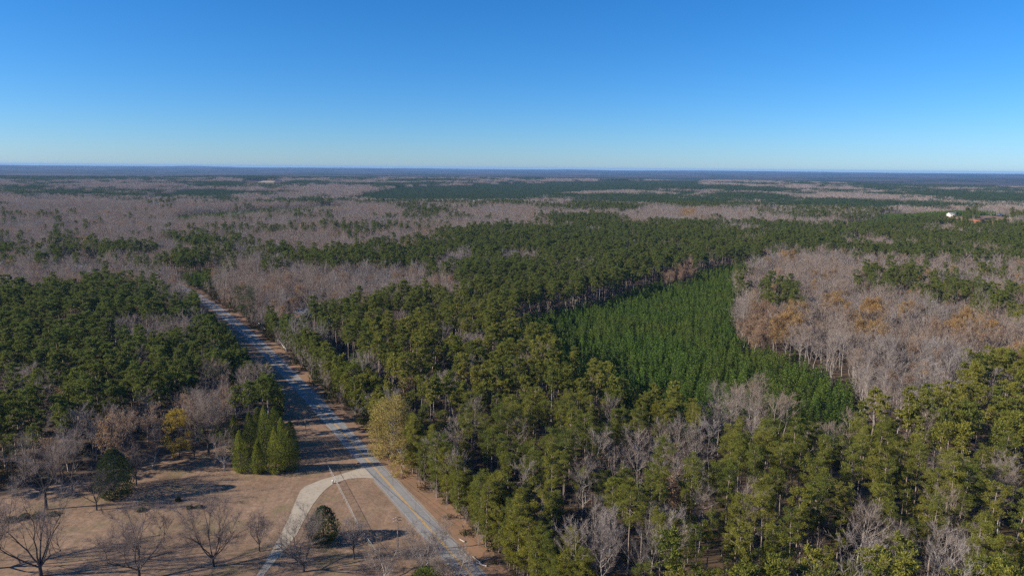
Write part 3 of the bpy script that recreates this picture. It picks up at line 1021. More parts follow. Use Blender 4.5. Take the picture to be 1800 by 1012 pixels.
def mass(name, label, cat, pos, rot, scl, idx, sources):
    """one uncountable stand: the sources scattered on the given spots by geometry nodes"""
    me = bpy.data.meshes.new(name)
    me.vertices.add(len(pos))
    me.vertices.foreach_set('co', np.asarray(pos, np.float32).ravel())
    for nm, tp, dat in (('turn', 'FLOAT', rot), ('size', 'FLOAT', scl), ('pick', 'INT', idx)):
        at_ = me.attributes.new(nm, tp, 'POINT')
        at_.data.foreach_set('value', np.asarray(dat, np.float32 if tp == 'FLOAT' else np.int32))
    o = link(name, me)
    tag(o, label, cat, kind='stuff')
    ng = bpy.data.node_groups.new(name, 'GeometryNodeTree')
    ng.interface.new_socket('Geometry', in_out='INPUT', socket_type='NodeSocketGeometry')
    ng.interface.new_socket('Geometry', in_out='OUTPUT', socket_type='NodeSocketGeometry')
    N, L = ng.nodes, ng.links
    gi, go = N.new('NodeGroupInput'), N.new('NodeGroupOutput')
    iop = N.new('GeometryNodeInstanceOnPoints')
    iop.inputs['Pick Instance'].default_value = True
    jn = N.new('GeometryNodeJoinGeometry')
    for s in reversed(sources):               # a join lists its inputs last to first
        oi = N.new('GeometryNodeObjectInfo')
        oi.inputs['Object'].default_value = s
        g2 = N.new('GeometryNodeGeometryToInstance')
        L.new(oi.outputs['Geometry'], g2.inputs[0])
        L.new(g2.outputs[0], jn.inputs[0])
    def attr(nm, tp):
        a_ = N.new('GeometryNodeInputNamedAttribute')
        a_.data_type = tp
        a_.inputs[0].default_value = nm
        return [q for q in a_.outputs if q.enabled][0]
    cx = N.new('ShaderNodeCombineXYZ')
    L.new(attr('turn', 'FLOAT'), cx.inputs[2])
    L.new(gi.outputs[0], iop.inputs['Points'])
    L.new(jn.outputs[0], iop.inputs['Instance'])
    L.new(attr('pick', 'INT'), iop.inputs['Instance Index'])
    L.new(cx.outputs[0], iop.inputs['Rotation'])
    L.new(attr('size', 'FLOAT'), iop.inputs['Scale'])
    L.new(iop.outputs[0], go.inputs[0])
    md = o.modifiers.new('scatter', 'NODES')
    md.node_group = ng
    return o

# ------------------------------------------------------------------ the forest
def spots(spacing, r0, r1, jit=0.42):
    xs = np.arange(-r1 * 0.8 - 60, r1 * 0.8 + 60, spacing)
    ys = np.arange(100, r1, spacing)
    x, y = np.meshgrid(xs, ys)
    x = x + RNG.uniform(-jit, jit, x.shape) * spacing
    x[1::2] += spacing / 2
    y = y + RNG.uniform(-jit, jit, y.shape) * spacing
    x, y = x.ravel(), y.ravel()
    r = np.hypot(x, y)
    k = (np.abs(x) < y * 0.78 + 45) & (r >= r0) & (r < r1) & (y > 105)
    return x[k], y[k]

SINGLE = 1950.0
TREES = {q: [] for q in 'PYDTO'}
for spacing, kinds in ((7.0, 'P'), (7.2, 'DTO'), (3.7, 'Y')):
    x, y = spots(spacing, 0, SINGLE if kinds != 'Y' else 900, 0.42 if kinds != 'Y' else 0.5)
    t = classify(x, y)
    for q in kinds:
        k = t == q
        TREES[q].append(np.stack([x[k], y[k]], 1))
x, y = spots(4.4, 900, SINGLE)
t = classify(x, y)
TREES['Y'].append(np.stack([x[t == 'Y'], y[t == 'Y']], 1))

e_pts = []
for P, Nn in zip(ROAD[:110], NRM[:110]):
    for off in ((11.0, 14.0) if P[1] < 285 else (13.0, 16.0, -19.5)):
        for rep in (0.0, 0.5):
            e_pts.append(P + Nn * (off + RNG.uniform(-1.4, 1.4)) + np.array([0, rep * 5]) + RNG.uniform(-0.8, 0.8, 2))
e_pts = np.array(e_pts)
k = (e_pts[:, 1] > 150) & (e_pts[:, 1] < 445) & (RNG.random(len(e_pts)) < 0.85)
te = np.full(len(e_pts), True)
for cx, cy_, r in CLEAR:
    te &= np.hypot(e_pts[:, 0] - cx, e_pts[:, 1] - cy_) > r
gx, gy = at(481, 590)
te &= np.hypot(e_pts[:, 0] - gx, e_pts[:, 1] - gy) > 13
TREES['P'].append(e_pts[k & te])
TREES['P'] = [np.concatenate(TREES['P'])]
ORD = ('zeroth first second third fourth fifth sixth seventh eighth ninth tenth eleventh twelfth thirteenth fourteenth fifteenth sixteenth seventeenth '
       'eighteenth nineteenth twentieth').split()
TENS = {20: 'twenty', 30: 'thirty', 40: 'forty', 50: 'fifty', 60: 'sixty', 70: 'seventy', 80: 'eighty', 90: 'ninety'}
def ordinal(n):
    if n <= 20:
        return ORD[n]
    a, b = n // 10 * 10, n % 10
    return TENS[a] + '-' + ORD[b] if b else TENS[a][:-1] + 'ieth'

INFO = {'P': ('pine_tree', 'pine', 'tall olive-green pine', 'tall pines'),
        'Y': ('young_pine', 'young pine', 'young deep-green plantation pine', 'young plantation pines'),
        'D': ('bare_tree', 'tree', 'bare grey hardwood', 'bare hardwoods of the woods'),
        'T': ('tan_leaved_tree', 'tree', 'hardwood with sparse tan leaves', 'hardwoods keeping tan leaves'),
        'O': ('orange_leaved_tree', 'tree', 'hardwood with orange leaves', 'hardwoods with orange leaves')}
STUFF = {'P': ('pine_wood', 'unbroken tall green pine wood receding behind the nearest pines', 'wood'),
         'Y': ('young_pine_plantation', 'dense deep-green young pine plantation behind its nearest rows', 'plantation'),
         'D': ('hardwood_wood', 'leafless grey-mauve hardwood stands receding to the horizon', 'wood'),
         'T': ('tan_hardwood_wood', 'tan-leaved hardwoods scattered far off among bare woods', 'wood'),
         'O': ('orange_hardwood_wood', 'orange-leaved hardwoods scattered far off among bare woods', 'wood')}
NEAR_MAX = 300
TREE_Z = {'P': 14, 'Y': 5, 'D': 12, 'T': 12, 'O': 12}

for q in 'PYDTO':
    xy = np.concatenate(TREES[q])
    r = np.hypot(xy[:, 0], xy[:, 1])
    zt = np.full(len(xy), float(TREE_Z[q]))
    ppx, ppy = project(xy[:, 0], xy[:, 1], zt)
    vis = (ppx > 0) & (ppx < 1800) & (ppy < 1012) & (r < 1000)
    order = np.argsort(np.where(vis, r, 1e9))
    n_near = min(NEAR_MAX, int(vis.sum()))
    pick = order[:n_near]
    rest = np.setdiff1d(np.arange(len(xy)), pick)
    nm, cat, words_, grp = INFO[q]
    # name each by where it stands: left or right of the road, row from the front, place in the row
    ro = road_off(xy[pick, 0], xy[pick, 1])
    side = ro > 0
    labels = {}
    for s in (False, True):
        sel = pick[side == s]
        sel = sel[np.argsort(-ppy[sel])]
        row = 24 if len(sel) > 60 else 12
        for a in range(0, len(sel), row):
            part = sel[a:a + row]
            part = part[np.argsort(ppx[part])]
            for j, w in enumerate(part):
                labels[w] = (f"{words_}, {ordinal(j + 1)} from left in {ordinal(a // row + 1)} row "
                             f"{'right' if s else 'left'} of road")
    for w in pick:
        r_o = float(road_off(xy[w:w + 1, 0], xy[w:w + 1, 1])[0])
        srcs = NEAR['E'] if q == 'P' and -22 < r_o < 22 else NEAR[q]
        v = int(RNG.integers(len(srcs)))
        sc = (RNG.uniform(0.55, 0.85) if -24 < r_o < 0 and xy[w, 1] > 280 else RNG.triangular(0.50, 1.0, 1.14)) if q == 'P' else RNG.uniform(0.78, 1.12)
        if q == 'D' and xy[w, 1] < 420:
            sc *= 1.0
        root = thing(nm, labels[w], cat, (xy[w, 0], xy[w, 1], float(ground_z(xy[w, 0], xy[w, 1]))), RNG.uniform(0, 6.28), grp, sc)
        for pn, pm in srcs[v]:
            link(pn, pm, root)
    p = xy[rest]
    z = ground_z(p[:, 0], p[:, 1])
    n = len(p)
    pk = RNG.integers(0, len(SRC[q]) - (3 if q == 'P' else 0), n)
    if q == 'P':
        r_o = road_off(p[:, 0], p[:, 1])
        pk = np.where((r_o > -22) & (r_o < 26), 7 + pk % 3, pk)
    size = RNG.triangular(0.55, 0.98, 1.14, n)
    if q == 'P':
        size = np.where((r_o > -24) & (r_o < 0) & (p[:, 1] > 280) & (p[:, 1] < 600), size * 0.76, size)
    sname, slabel, scat = STUFF[q]
    mass(sname, slabel, scat, np.column_stack([p, z - 0.05]), RNG.uniform(0, 6.28, n), size, pk, SRC[q])

x, y = spots(3.6, 0, 640)
t = classify(x, y)
k = ((t == 'P') & (RNG.random(len(x)) < 0.75)) | ((t == 'D') & (RNG.random(len(x)) < 0.6))
ro = road_off(x, y)
edge = (ro > 7.6) & (ro < np.where(y > 300, 20, 15)) & (RNG.random(len(x)) < 0.75) & ~pip(LAWN, x, y) & (y < 640)
k = (k & (t != 'Y')) | edge | ((t == ' ') & (ro > 12) & pip(P_MAIN, x, y))
p = np.column_stack([x[k], y[k], np.zeros(k.sum())])
n = len(p)
mass('undergrowth', 'low brown and green brush under the trees and along the verge', 'undergrowth', p, RNG.uniform(0, 6.28, n), np.where(edge[k], RNG.uniform(0.8, 1.7, n) * np.where(p[:, 1] > 300, 1.6, 1.0), RNG.uniform(0.5, 1.3, n)), RNG.integers(0, len(SRC['S']), n), SRC['S'])

x, y = spots(27.0, SINGLE - 12, 6000)
t = classify(x, y)
t[(t == 'T') | (t == 'O')] = 'D'
for q, nm, lb in (('P', 'distant_pine_wood', 'dark green pine woods far off below the horizon'),
                  ('Y', 'distant_plantation', 'smooth green plantations far off below the horizon'),
                  ('D', 'distant_hardwood_wood', 'bluish bare woods far off below the horizon')):
    k = t == q
    p = np.column_stack([x[k], y[k], ground_z(x[k], y[k])])
    n = len(p)
    mass(nm, lb, 'wood', p, RNG.uniform(0, 6.28, n), RNG.uniform(0.85, 1.15, n), RNG.integers(0, 4, n), FAR[q])

# ------------------------------------------------------------------ trees that stand on their own
def place(parts, name, label, cat, px, py, group=None, rz=None, z=0.0, sc=1.0):
    x, y = at(px, py, z)
    root = thing(name, label, cat, (x, y, float(ground_z(x, y))), RNG.uniform(0, 6.28) if rz is None else rz, group, sc)
    for nm, b, mt in parts:
        if b is not None and b.nf():
            b.build(nm, mt, root)
    return root

def metres(px, py, n):
    """upright size of n photograph pixels at the ground point seen at (px, py)"""
    x, y = at(px, py)
    d = math.hypot(y, EYE)                    # along the line of sight, sideways angle left out
    return n * d / FOC / math.cos(math.atan2(EYE, y)) * math.cos(math.atan2(py - 506.0, FOC))

def wide_m(px, py, n):
    x, y = at(px, py)
    return n * math.hypot(y, EYE) * math.cos(math.atan2(py - 506.0, FOC)) / FOC

def vase_tree(label, px, py, h_px, w_px, nlimb=6, nt=6000, mt='darkbark', tw='twigdark', fork=0.14, group=None, name='pecan_tree', twl=1.0, cat='tree', open_=1.0):
    """spreading orchard tree: short stem, each big limb a part, a thin haze of twigs"""
    H, Wd = metres(px, py, h_px), wide_m(px, py, w_px)
    x, y = at(px, py)
    root = thing(name, label, cat, (x, y, 0.0), 0.0, group)
    st = MB()
    hf = H * fork
    st.tube([(0, 0, -0.1), (0.03, 0, hf * 0.5), (0, 0, hf * 1.15)], [0.36 * H / 16, 0.29 * H / 16, 0.24 * H / 16], 8)
    st.build('trunk', M[mt], root, smooth=True)
    P, D = [], []
    a0 = RNG.uniform(0, 6.28)
    for k in range(nlimb):
        lb = MB()
        a = a0 + k * 6.283 / nlimb + RNG.normal() * 0.25
        out = RNG.uniform(0.45, 1.1) * open_
        L = H * RNG.uniform(0.72, 0.92)
        p, d = bend((0, 0, hf * RNG.uniform(0.75, 1.0)), (math.cos(a) * out, math.sin(a) * out, 0.85), L, 7, 0.07, 0.13)
        lim = Wd * 0.43
        rad = np.hypot(p[:, 0], p[:, 1])
        f_ = np.minimum(1, lim / np.maximum(rad, 1e-3))
        p[:, :2] *= f_[:, None]
        r = 0.155 * H / 16 * np.linspace(1, 0.18, 8)
        lb.tube(p, r, 6)
        for s in range(7):
            q = RNG.integers(2, 7)
            d2 = unit(unit(p[q] - p[q - 1]) * 0.7 + RNG.normal(size=3) * 0.5 + [0, 0, 0.28])
            L2 = L * RNG.uniform(0.25, 0.45)
            p2, _ = bend(p[q], d2, L2, 4, 0.08, 0.16)
            lb.tube(p2, r[q] * np.array([0.6, 0.45, 0.34, 0.22, 0.1]), 4)
            for w in (2, 3, 4):
                P.append(p2[w]); D.append(unit(p2[w] - p2[w - 1]))
            for s3 in range(3):
                q3 = RNG.integers(1, 4)
                d3 = unit(unit(p2[q3] - p2[q3 - 1]) * 0.6 + RNG.normal(size=3) * 0.55 + [0, 0, 0.2])
                p3, _ = bend(p2[q3], d3, L2 * RNG.uniform(0.35, 0.6), 3, 0.08, 0.15)
                lb.tube(p3, r[q] * np.array([0.3, 0.22, 0.14, 0.05]), 3)
                for w in (1, 2, 3):
                    P.append(p3[w]); D.append(unit(p3[w] - p3[w - 1]))
        lb.build('limb', M[mt], root, smooth=True)
    P, D = np.array(P), np.array(D)
    i_ = RNG.integers(0, len(P), nt)
    d = unit(D[i_] + RNG.normal(size=(nt, 3)) * 0.55 + [0, 0, 0.15])
    tb = MB()
    tb.slivers(P[i_], d, 1.5 * twl * H / 16, 0.030)
    j = RNG.integers(0, nt, nt)
    tb.slivers(P[i_][j] + d[j] * RNG.uniform(0.2, 0.8, (nt, 1)) * 1.3 * twl * H / 16, unit(d[j] + RNG.normal(size=(nt, 3)) * 0.6), 0.7 * twl * H / 16, 0.022)
    tb.build('twigs', M[tw], root)
    return root

PEC = 'wide bare pecans on the lawn'
vase_tree('bare dark-limbed pecan standing clear on open lawn, nearest left of the driveway', 375, 995, 100, 96, 6, group=PEC)
vase_tree('tall bare pecan at bottom edge, in the middle of the lawn pecans', 245, 1016, 112, 108, 6, group=PEC)
vase_tree('big bare pecan with many dark limbs near the lower left corner', 72, 1012, 132, 125, 7, 3000, group=PEC)
vase_tree('bare pecan cut by the left edge, only its right limbs showing', -22, 1000, 125, 110, 6, group=PEC)
vase_tree('bare pecan right of the driveway, in front of the round green cedar', 534, 1004, 98, 84, 6, 3400, group=PEC, tw='twig')

vase_tree('slender bare tree with double stem on lawn, left of two below the wood', 82, 895, 103, 62, 5, 3600, 'darkbark', 'twig', 0.30, name='bare_lawn_tree', open_=0.6)
vase_tree('bare round-headed tree on a short dark trunk in front of the left wood', 127, 865, 82, 54, 7, 3600, 'darkbark', 'twig', 0.22, name='bare_lawn_tree', open_=0.7)
vase_tree('low spreading bare tree just left of the dark round cedar', 170, 896, 60, 56, 7, 1800, 'darkbark', 'twigdark', 0.24, name='bare_lawn_tree')
vase_tree('thin bare sapling on the lawn behind the dark round cedar', 240, 853, 58, 40, 5, 1000, 'darkbark', 'twigdark', 0.30, name='bare_lawn_tree', open_=0.6)
vase_tree('small bare brownish tree with dense twigs, left of the driveway bottom', 456, 968, 54, 34, 7, 2600, 'darkbark', 'twigdark', 0.20, name='bare_lawn_tree', open_=0.7)
vase_tree('small bare tree with upright twigs right of the round green cedar', 622, 982, 56, 36, 7, 2200, 'darkbark', 'twig', 0.30, name='bare_lawn_tree', open_=0.6)
vase_tree('large grey bare oak beside the golden tree at the wood edge', 367, 797, 98, 78, 9, 9000, 'darkbark', 'twig', 0.22, name='bare_oak', open_=1.0)
vase_tree('small grey bare tree between the large oak and the cedar grove', 395, 826, 60, 36, 7, 2200, 'bark', 'twig', 0.2, name='bare_lawn_tree', open_=0.6)
vase_tree('thin bare tree beneath the golden tree at the back of lawn', 342, 806, 44, 30, 5, 1000, 'darkbark', 'twig', 0.3, name='bare_lawn_tree', open_=0.6)
vase_tree('pale bare tree at bottom centre leaning over the road edge', 745, 1006, 76, 96, 9, 5200, 'bark', 'twig', 0.12, name='pale_bare_tree')
vase_tree('low pale bare thicket tree at bottom, left of the road-edge tree', 676, 1018, 60, 78, 9, 3800, 'bark', 'twig', 0.08, name='pale_bare_tree')
vase_tree('pale bare tree low in the corner where road leaves the frame', 795, 1034, 66, 70, 8, 3200, 'bark', 'twig', 0.1, name='pale_bare_tree')

for a_, (px, py, hp, wp, lb) in enumerate((
        (225, 826, 88, 70, 'broad hardwood full of dull tan leaves, left one of the pair behind the lawn'),
        (268, 822, 90, 64, 'broad hardwood with fading grey-tan leaves, right one of the pair behind lawn'))):
    H, Wd = metres(px, py, hp), wide_m(px, py, wp)
    t_, c_, f_ = bare_tree(H, Wd / H * 0.42, 0.16, 18, 2200, 0.045, 1.2, 0.25, leaves=(2600 if a_ == 0 else 1500, 0.22))
    place([('trunk', t_, M['bark']), ('crown', c_, M['twig']), ('foliage', f_, M['tanleaf'])], 'tan_oak', lb, 'tree', px, py, 'tan-leaved oaks behind the lawn')

t_, c_ = round_tree(metres(316, 804, 84), wide_m(316, 804, 44) / 2, 46, 90, (0.24, 0.12), 0.12)
place([('trunk', t_, M['darkbark']), ('crown', c_, M['goldleaf'])], 'golden_tree', 'upright golden-yellow leafed tree at the back of the lawn', 'tree', 316, 804)
t_, c_ = round_tree(metres(692, 806, 104), wide_m(692, 806, 78) / 2, 120, 120, (0.27, 0.13), 0.03)
place([('trunk', t_, M['bark']), ('crown', c_, M['olive'])], 'olive_gold_tree', 'large olive-gold leafed tree right of the road opposite the driveway', 'tree', 690, 806)
t_, c_ = round_tree(metres(704, 838, 62), wide_m(704, 838, 42) / 2, 34, 90, (0.24, 0.12), 0.03)
place([('trunk', t_, M['bark']), ('crown', c_, M['olive'])], 'olive_gold_tree', 'smaller olive-gold tree at the foot of the large one by road', 'tree', 706, 838)
t_, c_ = pine(metres(630, 702, 64), 0.9, wide_m(630, 702, 48) / 2 * 1.1, 60, 70)
place([('trunk', t_, M['pinebark']), ('crown', c_, M['brightpine'])], 'bright_pine', 'bright yellow-green pine full to the ground, right of the road', 'pine', 630, 702)
for px, py, hp, wp, lb in ((655, 742, 50, 72, 'wide grey bare bushy tree right of road below the bright pine'),
                           (640, 705, 40, 40, 'grey bare bushy tree tucked against the bright pine')):
    vase_tree(lb, px, py, hp, wp, 10, 5200, 'bark', 'twig', 0.06, name='bare_bushy_tree')
for px, py, hp, wp, lb, lf in ((800, 862, 84, 62, 'pinkish-grey bare tree on the verge edge among the right-hand pines', 500),
                               (345, 578, 42, 34, 'brownish tree with fading leaves on left of the far road', 1600),
                               (495, 556, 66, 52, 'rounded tan-leaved tree by the far road in front of grey woods', 2400)):
    H, Wd = metres(px, py, hp), wide_m(px, py, wp)
    t_, c_, f_ = bare_tree(H, Wd / H * 0.45, 0.2, 16, 2000, 0.05, 1.2, 0.22, leaves=(lf, 0.24))
    place([('trunk', t_, M['bark']), ('crown', c_, M['twig']), ('foliage', f_, M['tanleaf'])], 'tan_leaved_tree', lb, 'tree', px, py)
t_, c_ = pine(metres(436, 564, 60), 0.82, wide_m(436, 564, 40) / 2 * 1.2, 56, 60)
place([('trunk', t_, M['pinebark']), ('crown', c_, M['darkcedar'])], 'dark_pine', 'single dark green pine right of far road, apart from the wood', 'pine', 436, 564)

# cedars
CG = 'cedars of the grove beside the road'
GROVE = [(424, 829, 68, 32, 'leftmost cedar of the front row in the grove by the road'),
         (455, 831, 52, 26, 'shortest cedar, middle of the front row of the grove'),
         (486, 831, 76, 36, 'tall cedar at the right of the grove front row'),
         (414, 792, 60, 26, 'pointed cedar at the left rear of the grove'),
         (441, 802, 72, 28, 'cedar behind the gap between the two left front cedars'),
         (468, 806, 90, 32, 'tallest cedar in the middle of the grove'),
         (497, 812, 74, 30, 'cedar behind the tall right front one, grove'),
         (510, 826, 62, 30, 'shaded cedar at the right end of the grove'),
         (455, 786, 64, 28, 'cedar at the back of the grove, left of centre'),
         (485, 790, 70, 30, 'cedar at the back of the grove, right of centre'),
         (512, 802, 58, 28, 'rear right cedar of the grove, nearest the road')]
for px, py, hp, wp, lb in GROVE:
    t_, c_ = cone_tree(metres(px, py, hp) * U(0.97, 1.08), wide_m(px, py, wp) / 2 * U(1.0, 1.14), 5400, (0.25, 0.08), 0.02, U(0.55, 0.74), U(0.15, 0.30))
    place([('trunk', t_, M['darkbark']), ('crown', c_, M['cedar'])], 'cedar', lb, 'cedar', px, py, CG)
t_, c_ = cone_tree(metres(203, 872, 78), wide_m(203, 872, 54) / 2 * 1.15, 6500, (0.32, 0.12), 0.02, 0.5, 0.4)
place([('trunk', t_, M['darkbark']), ('crown', c_, M['darkcedar'])], 'cedar', 'lone dark rounded cedar on the lawn throwing a long shadow', 'cedar', 203, 872)
t_, c_ = cone_tree(metres(569, 950, 56), wide_m(569, 950, 50) / 2 * 1.1, 4800, (0.30, 0.11), 0.02, 0.5, 0.35)
place([('trunk', t_, M['darkbark']), ('crown', c_, M['darkcedar'])], 'cedar', 'lone round cedar between the driveway and the fence', 'cedar', 569, 950)
t_, c_ = cone_tree(metres(752, 1026, 24), wide_m(752, 1026, 54) / 2, 3200, (0.28, 0.11), 0.02, 0.4, 0.5)
place([('trunk', t_, M['darkbark']), ('crown', c_, M['cedar'])], 'evergreen_shrub', 'low green evergreen cut by the bottom edge under the pale bare tree', 'shrub', 752, 1026)

# low bushes on the lawn
for px, py, wm, hm, lb in ((18, 915, 4.0, 1.6, 'low dark bush at left edge of the lawn row'), (42, 910, 3.6, 1.5, 'low dark bush, second from left in the lawn row'),
                           (66, 908, 3.2, 1.4, 'low dark bush, third from left in the lawn row'), (92, 905, 3.0, 1.3, 'low dark bush at the right end of the lawn row'),
                           (334, 893, 2.3, 0.9, 'left of two small dark shrubs alone on open lawn'), (350, 892, 2.2, 0.8, 'right of two small dark shrubs alone on open lawn'),
                           (248, 897, 2.6, 0.9, 'brownish scrub bush on the lawn below the cedar shadow'), (313, 880, 1.6, 1.2, 'tiny dark shrub past the tip of the cedar shadow')):
    x, y = at(px, py)
    o = bush(hm, wm / 2, 700, 0.20).build('lawn_bush', M['darkcedar'])
    o.location = (x, y, 0)
    tag(o, lb, 'bush', 'low bushes on the lawn')

# ------------------------------------------------------------------ road furniture and buildings
def pole(px, py, h_px, label, arms=1, transformer=False):
    x, y = at(px, py)
    H = metres(px, py, h_px)
    i_ = int(np.argmin(np.abs(ROAD[:, 1] - y)))
    rz = math.atan2(NRM[i_, 1], NRM[i_, 0])
    root = thing('utility_pole', label, 'pole', (x, y, 0), rz, 'utility poles along the road')
    b = MB(); b.tube([(0, 0, -0.3), (0, 0, H * 0.5), (0, 0, H)], [0.19, 0.16, 0.13], 8); b.build('shaft', M['polewood'], root, smooth=True)
    for k in range(arms):
        z = H - 0.45 - k * 0.9
        b = MB(); b.box((0, 0.19, z), (2.6, 0.12, 0.16)); arm = b.build('crossarm', M['polewood'], root)
        for o_ in (-1.15, -0.45, 1.15):
            b = MB(); b.tube([(o_, 0.19, z + 0.08), (o_, 0.19, z + 0.3)], [0.07, 0.05], 6); b.build('insulator', M['white'], arm)
    if transformer:
        b = MB(); b.tube([(-0.42, 0, H - 3.1), (-0.42, 0, H - 3.05), (-0.42, 0, H - 2.1), (-0.42, 0, H - 2.0)], [0.2, 0.3, 0.3, 0.15], 10); b.build('transformer', M['grey'], root)
    return x, y, H, rz

PA = pole(700, 972, 60, 'near utility pole with double crossarms beside the pale bare tree', 2)
PB = pole(537.5, 761, 31, 'utility pole on the grass strip beside the cedar grove shadow', 1)
x0_, y0_ = at(452, 654)
PC = pole(447, 655, 23, 'far utility pole in tree shade left of the road', 1)
PD_xy = (PA[0] + (PA[0] - PB[0]), PA[1] + (PA[1] - PB[1]))
b = MB()
def span_pts(a, bb, oa, za, sag=0.9):
    pa = np.array([a[0] + math.cos(a[3]) * oa, a[1] + math.sin(a[3]) * oa, a[2] - za])
    pb = np.array([bb[0] + math.cos(bb[3]) * oa, bb[1] + math.sin(bb[3]) * oa, bb[2] - za])
    t_ = np.linspace(0, 1, 14)[:, None]
    p = pa * (1 - t_) + pb * t_
    p[:, 2] -= 4 * sag * (t_ * (1 - t_))[:, 0]
    return p
PD = (PD_xy[0], PD_xy[1], PA[2], PA[3])
for w, (a_, b_, where) in enumerate(((PD, PA, 'running off the bottom edge from the near pole'), (PA, PB, 'strung between the near pole and the grove pole'), (PB, PC, 'strung from the grove pole into the far tree shade'))):
    for oa, za, r_, nm in ((-1.15, 0.12, 0.022, 'outer left'), (-0.45, 0.12, 0.022, 'inner left'), (1.15, 0.12, 0.022, 'right'), (0.0, 3.0, 0.035, 'lowest thick')):
        c = MB(); c.tube(span_pts(a_, b_, oa, za, 1.0 if za < 1 else 1.2), np.full(14, r_), 4)
        tag(c.build('power_line', M['cable']), f'{nm} wire {where}', 'wire', 'wires along the road')

# chain-link fence from beyond the driveway down to the lawn corner
FP = [at(*p) for p in ((573, 816), (590, 848), (612, 891), (634, 936), (648, 956), (664, 978))]
FX = []
for a_, b_ in zip(FP[:-1], FP[1:]):
    n_ = max(2, int(math.hypot(b_[0] - a_[0], b_[1] - a_[1]) / 3.0))
    FX += [(a_[0] + (b_[0] - a_[0]) * t_, a_[1] + (b_[1] - a_[1]) * t_) for t_ in np.arange(n_) / n_]
FX.append(FP[-1])
fence = thing('chain_link_fence', 'pale wire fence on thin posts running from the driveway across the lawn', 'fence', (FX[0][0], FX[0][1], 0))
ox, oy = FX[0]
FH = 1.5
for fx, fy in FX:
    c = MB(); c.tube([(fx - ox, fy - oy, 0), (fx - ox, fy - oy, FH + 0.05)], [0.045, 0.045], 6); c.build('post', M['galv'], fence)
c = MB(); c.tube([(fx - ox, fy - oy, FH) for fx, fy in FX], np.full(len(FX), 0.03), 6); c.build('top_rail', M['galv'], fence)
c = MB()
for (ax, ay), (bx, by) in zip(FX[:-1], FX[1:]):
    L_ = math.hypot(bx - ax, by - ay)
    n_ = int(L_ / 0.2)
    for k in range(-8, n_):
        for sgn in (1, -1):
            t0, t1 = k * 0.2, k * 0.2 + FH
            z0, z1 = (0.03, FH) if sgn > 0 else (FH, 0.03)
            if t0 < 0:
                z0 += (z1 - z0) * (-t0 / FH); t0 = 0
            if t1 > L_:
                z1 = z0 + (z1 - z0) * (L_ - t0) / (t1 - t0); t1 = L_
            c.tube([(ax - ox + (bx - ax) * t0 / L_, ay - oy + (by - ay) * t0 / L_, z0), (ax - ox + (bx - ax) * t1 / L_, ay - oy + (by - ay) * t1 / L_, z1)], [0.004, 0.004], 3)
tag(c.build('wire_mesh', M['galv'], fence), kind='stuff')

x, y = at(585, 849)
gp = thing('gate_pillar', 'short pale gate pillar with a white cap where the fence meets the driveway', 'pillar', (x, y, 0.06), 0.5)
c = MB(); c.box((0, 0, 0.45), (0.45, 0.45, 0.9)); c.build('shaft', M['galv'], gp)
c = MB(); c.box((0, 0, 0.95), (0.56, 0.56, 0.10)); c.build('cap', M['white'], gp)

x, y = at(628, 819)
mb = thing('mailbox', 'black roadside mailbox on a post by the driveway mouth', 'mailbox', (x, y, 0), 0.5)
c = MB(); c.tube([(0, 0, 0), (0, 0, 1.15)], [0.07, 0.07], 6); c.build('post', M['black'], mb)
c = MB(); c.box((0.25, 0, 0.98), (0.9, 0.09, 0.09)); c.build('arm', M['black'], mb)
c = MB()
th = np.linspace(0, math.pi, 8)
prof = [(-0.13, 1.03)] + [(0.13 * -math.cos(q), 1.2 + 0.13 * math.sin(q)) for q in th] + [(0.13, 1.03)]
k_ = len(prof)
c.add([(0.12, a_, b_) for a_, b_ in prof] + [(0.68, a_, b_) for a_, b_ in prof], [[q, (q + 1) % k_, k_ + (q + 1) % k_, k_ + q] for q in range(k_)])
c.f.append(np.array([list(range(k_))])); c.f.append(np.array([list(range(2 * k_ - 1, k_ - 1, -1))]))
c.build('box', M['black'], mb)
c = MB(); c.box((0.5, -0.15, 1.28), (0.04, 0.02, 0.22)); c.build('flag', M['redroof'], mb)

# white board fences by the far road
for (p0, p1, lb) in (((453, 569), (466, 581), 'far white board fence on verge beyond the farm entrance'), ((491, 602), (504, 618), 'near white board fence on verge this side of farm entrance')):
    a_, b_ = np.array(at(*p0)), np.array(at(*p1))
    L_ = float(np.hypot(*(b_ - a_)))
    f_ = thing('white_board_fence', lb, 'fence', (a_[0], a_[1], 0), math.atan2(b_[1] - a_[1], b_[0] - a_[0]), 'white board fences at the farm entrance')
    n_ = int(L_ / 2.4)
    for k in range(n_ + 1):
        c = MB(); c.box((L_ * k / n_, 0, 0.75), (0.18, 0.18, 1.5)); c.build('post', M['white'], f_)
    for z in (0.4, 0.85, 1.3):
        c = MB(); c.box((L_ / 2, -0.115, z), (L_, 0.045, 0.24)); c.build('rail', M['white'], f_)
x, y = at(481, 598)
f_ = thing('entrance_post', 'white square post at the farm entrance between the board fences', 'post', (x, y, 0), 0.4)
c = MB(); c.box((0, 0, 0.9), (0.7, 0.7, 1.8)); c.build('shaft', M['white'], f_)
c = MB(); c.box((0, 0, 1.88), (0.95, 0.95, 0.15)); c.build('cap', M['white'], f_)

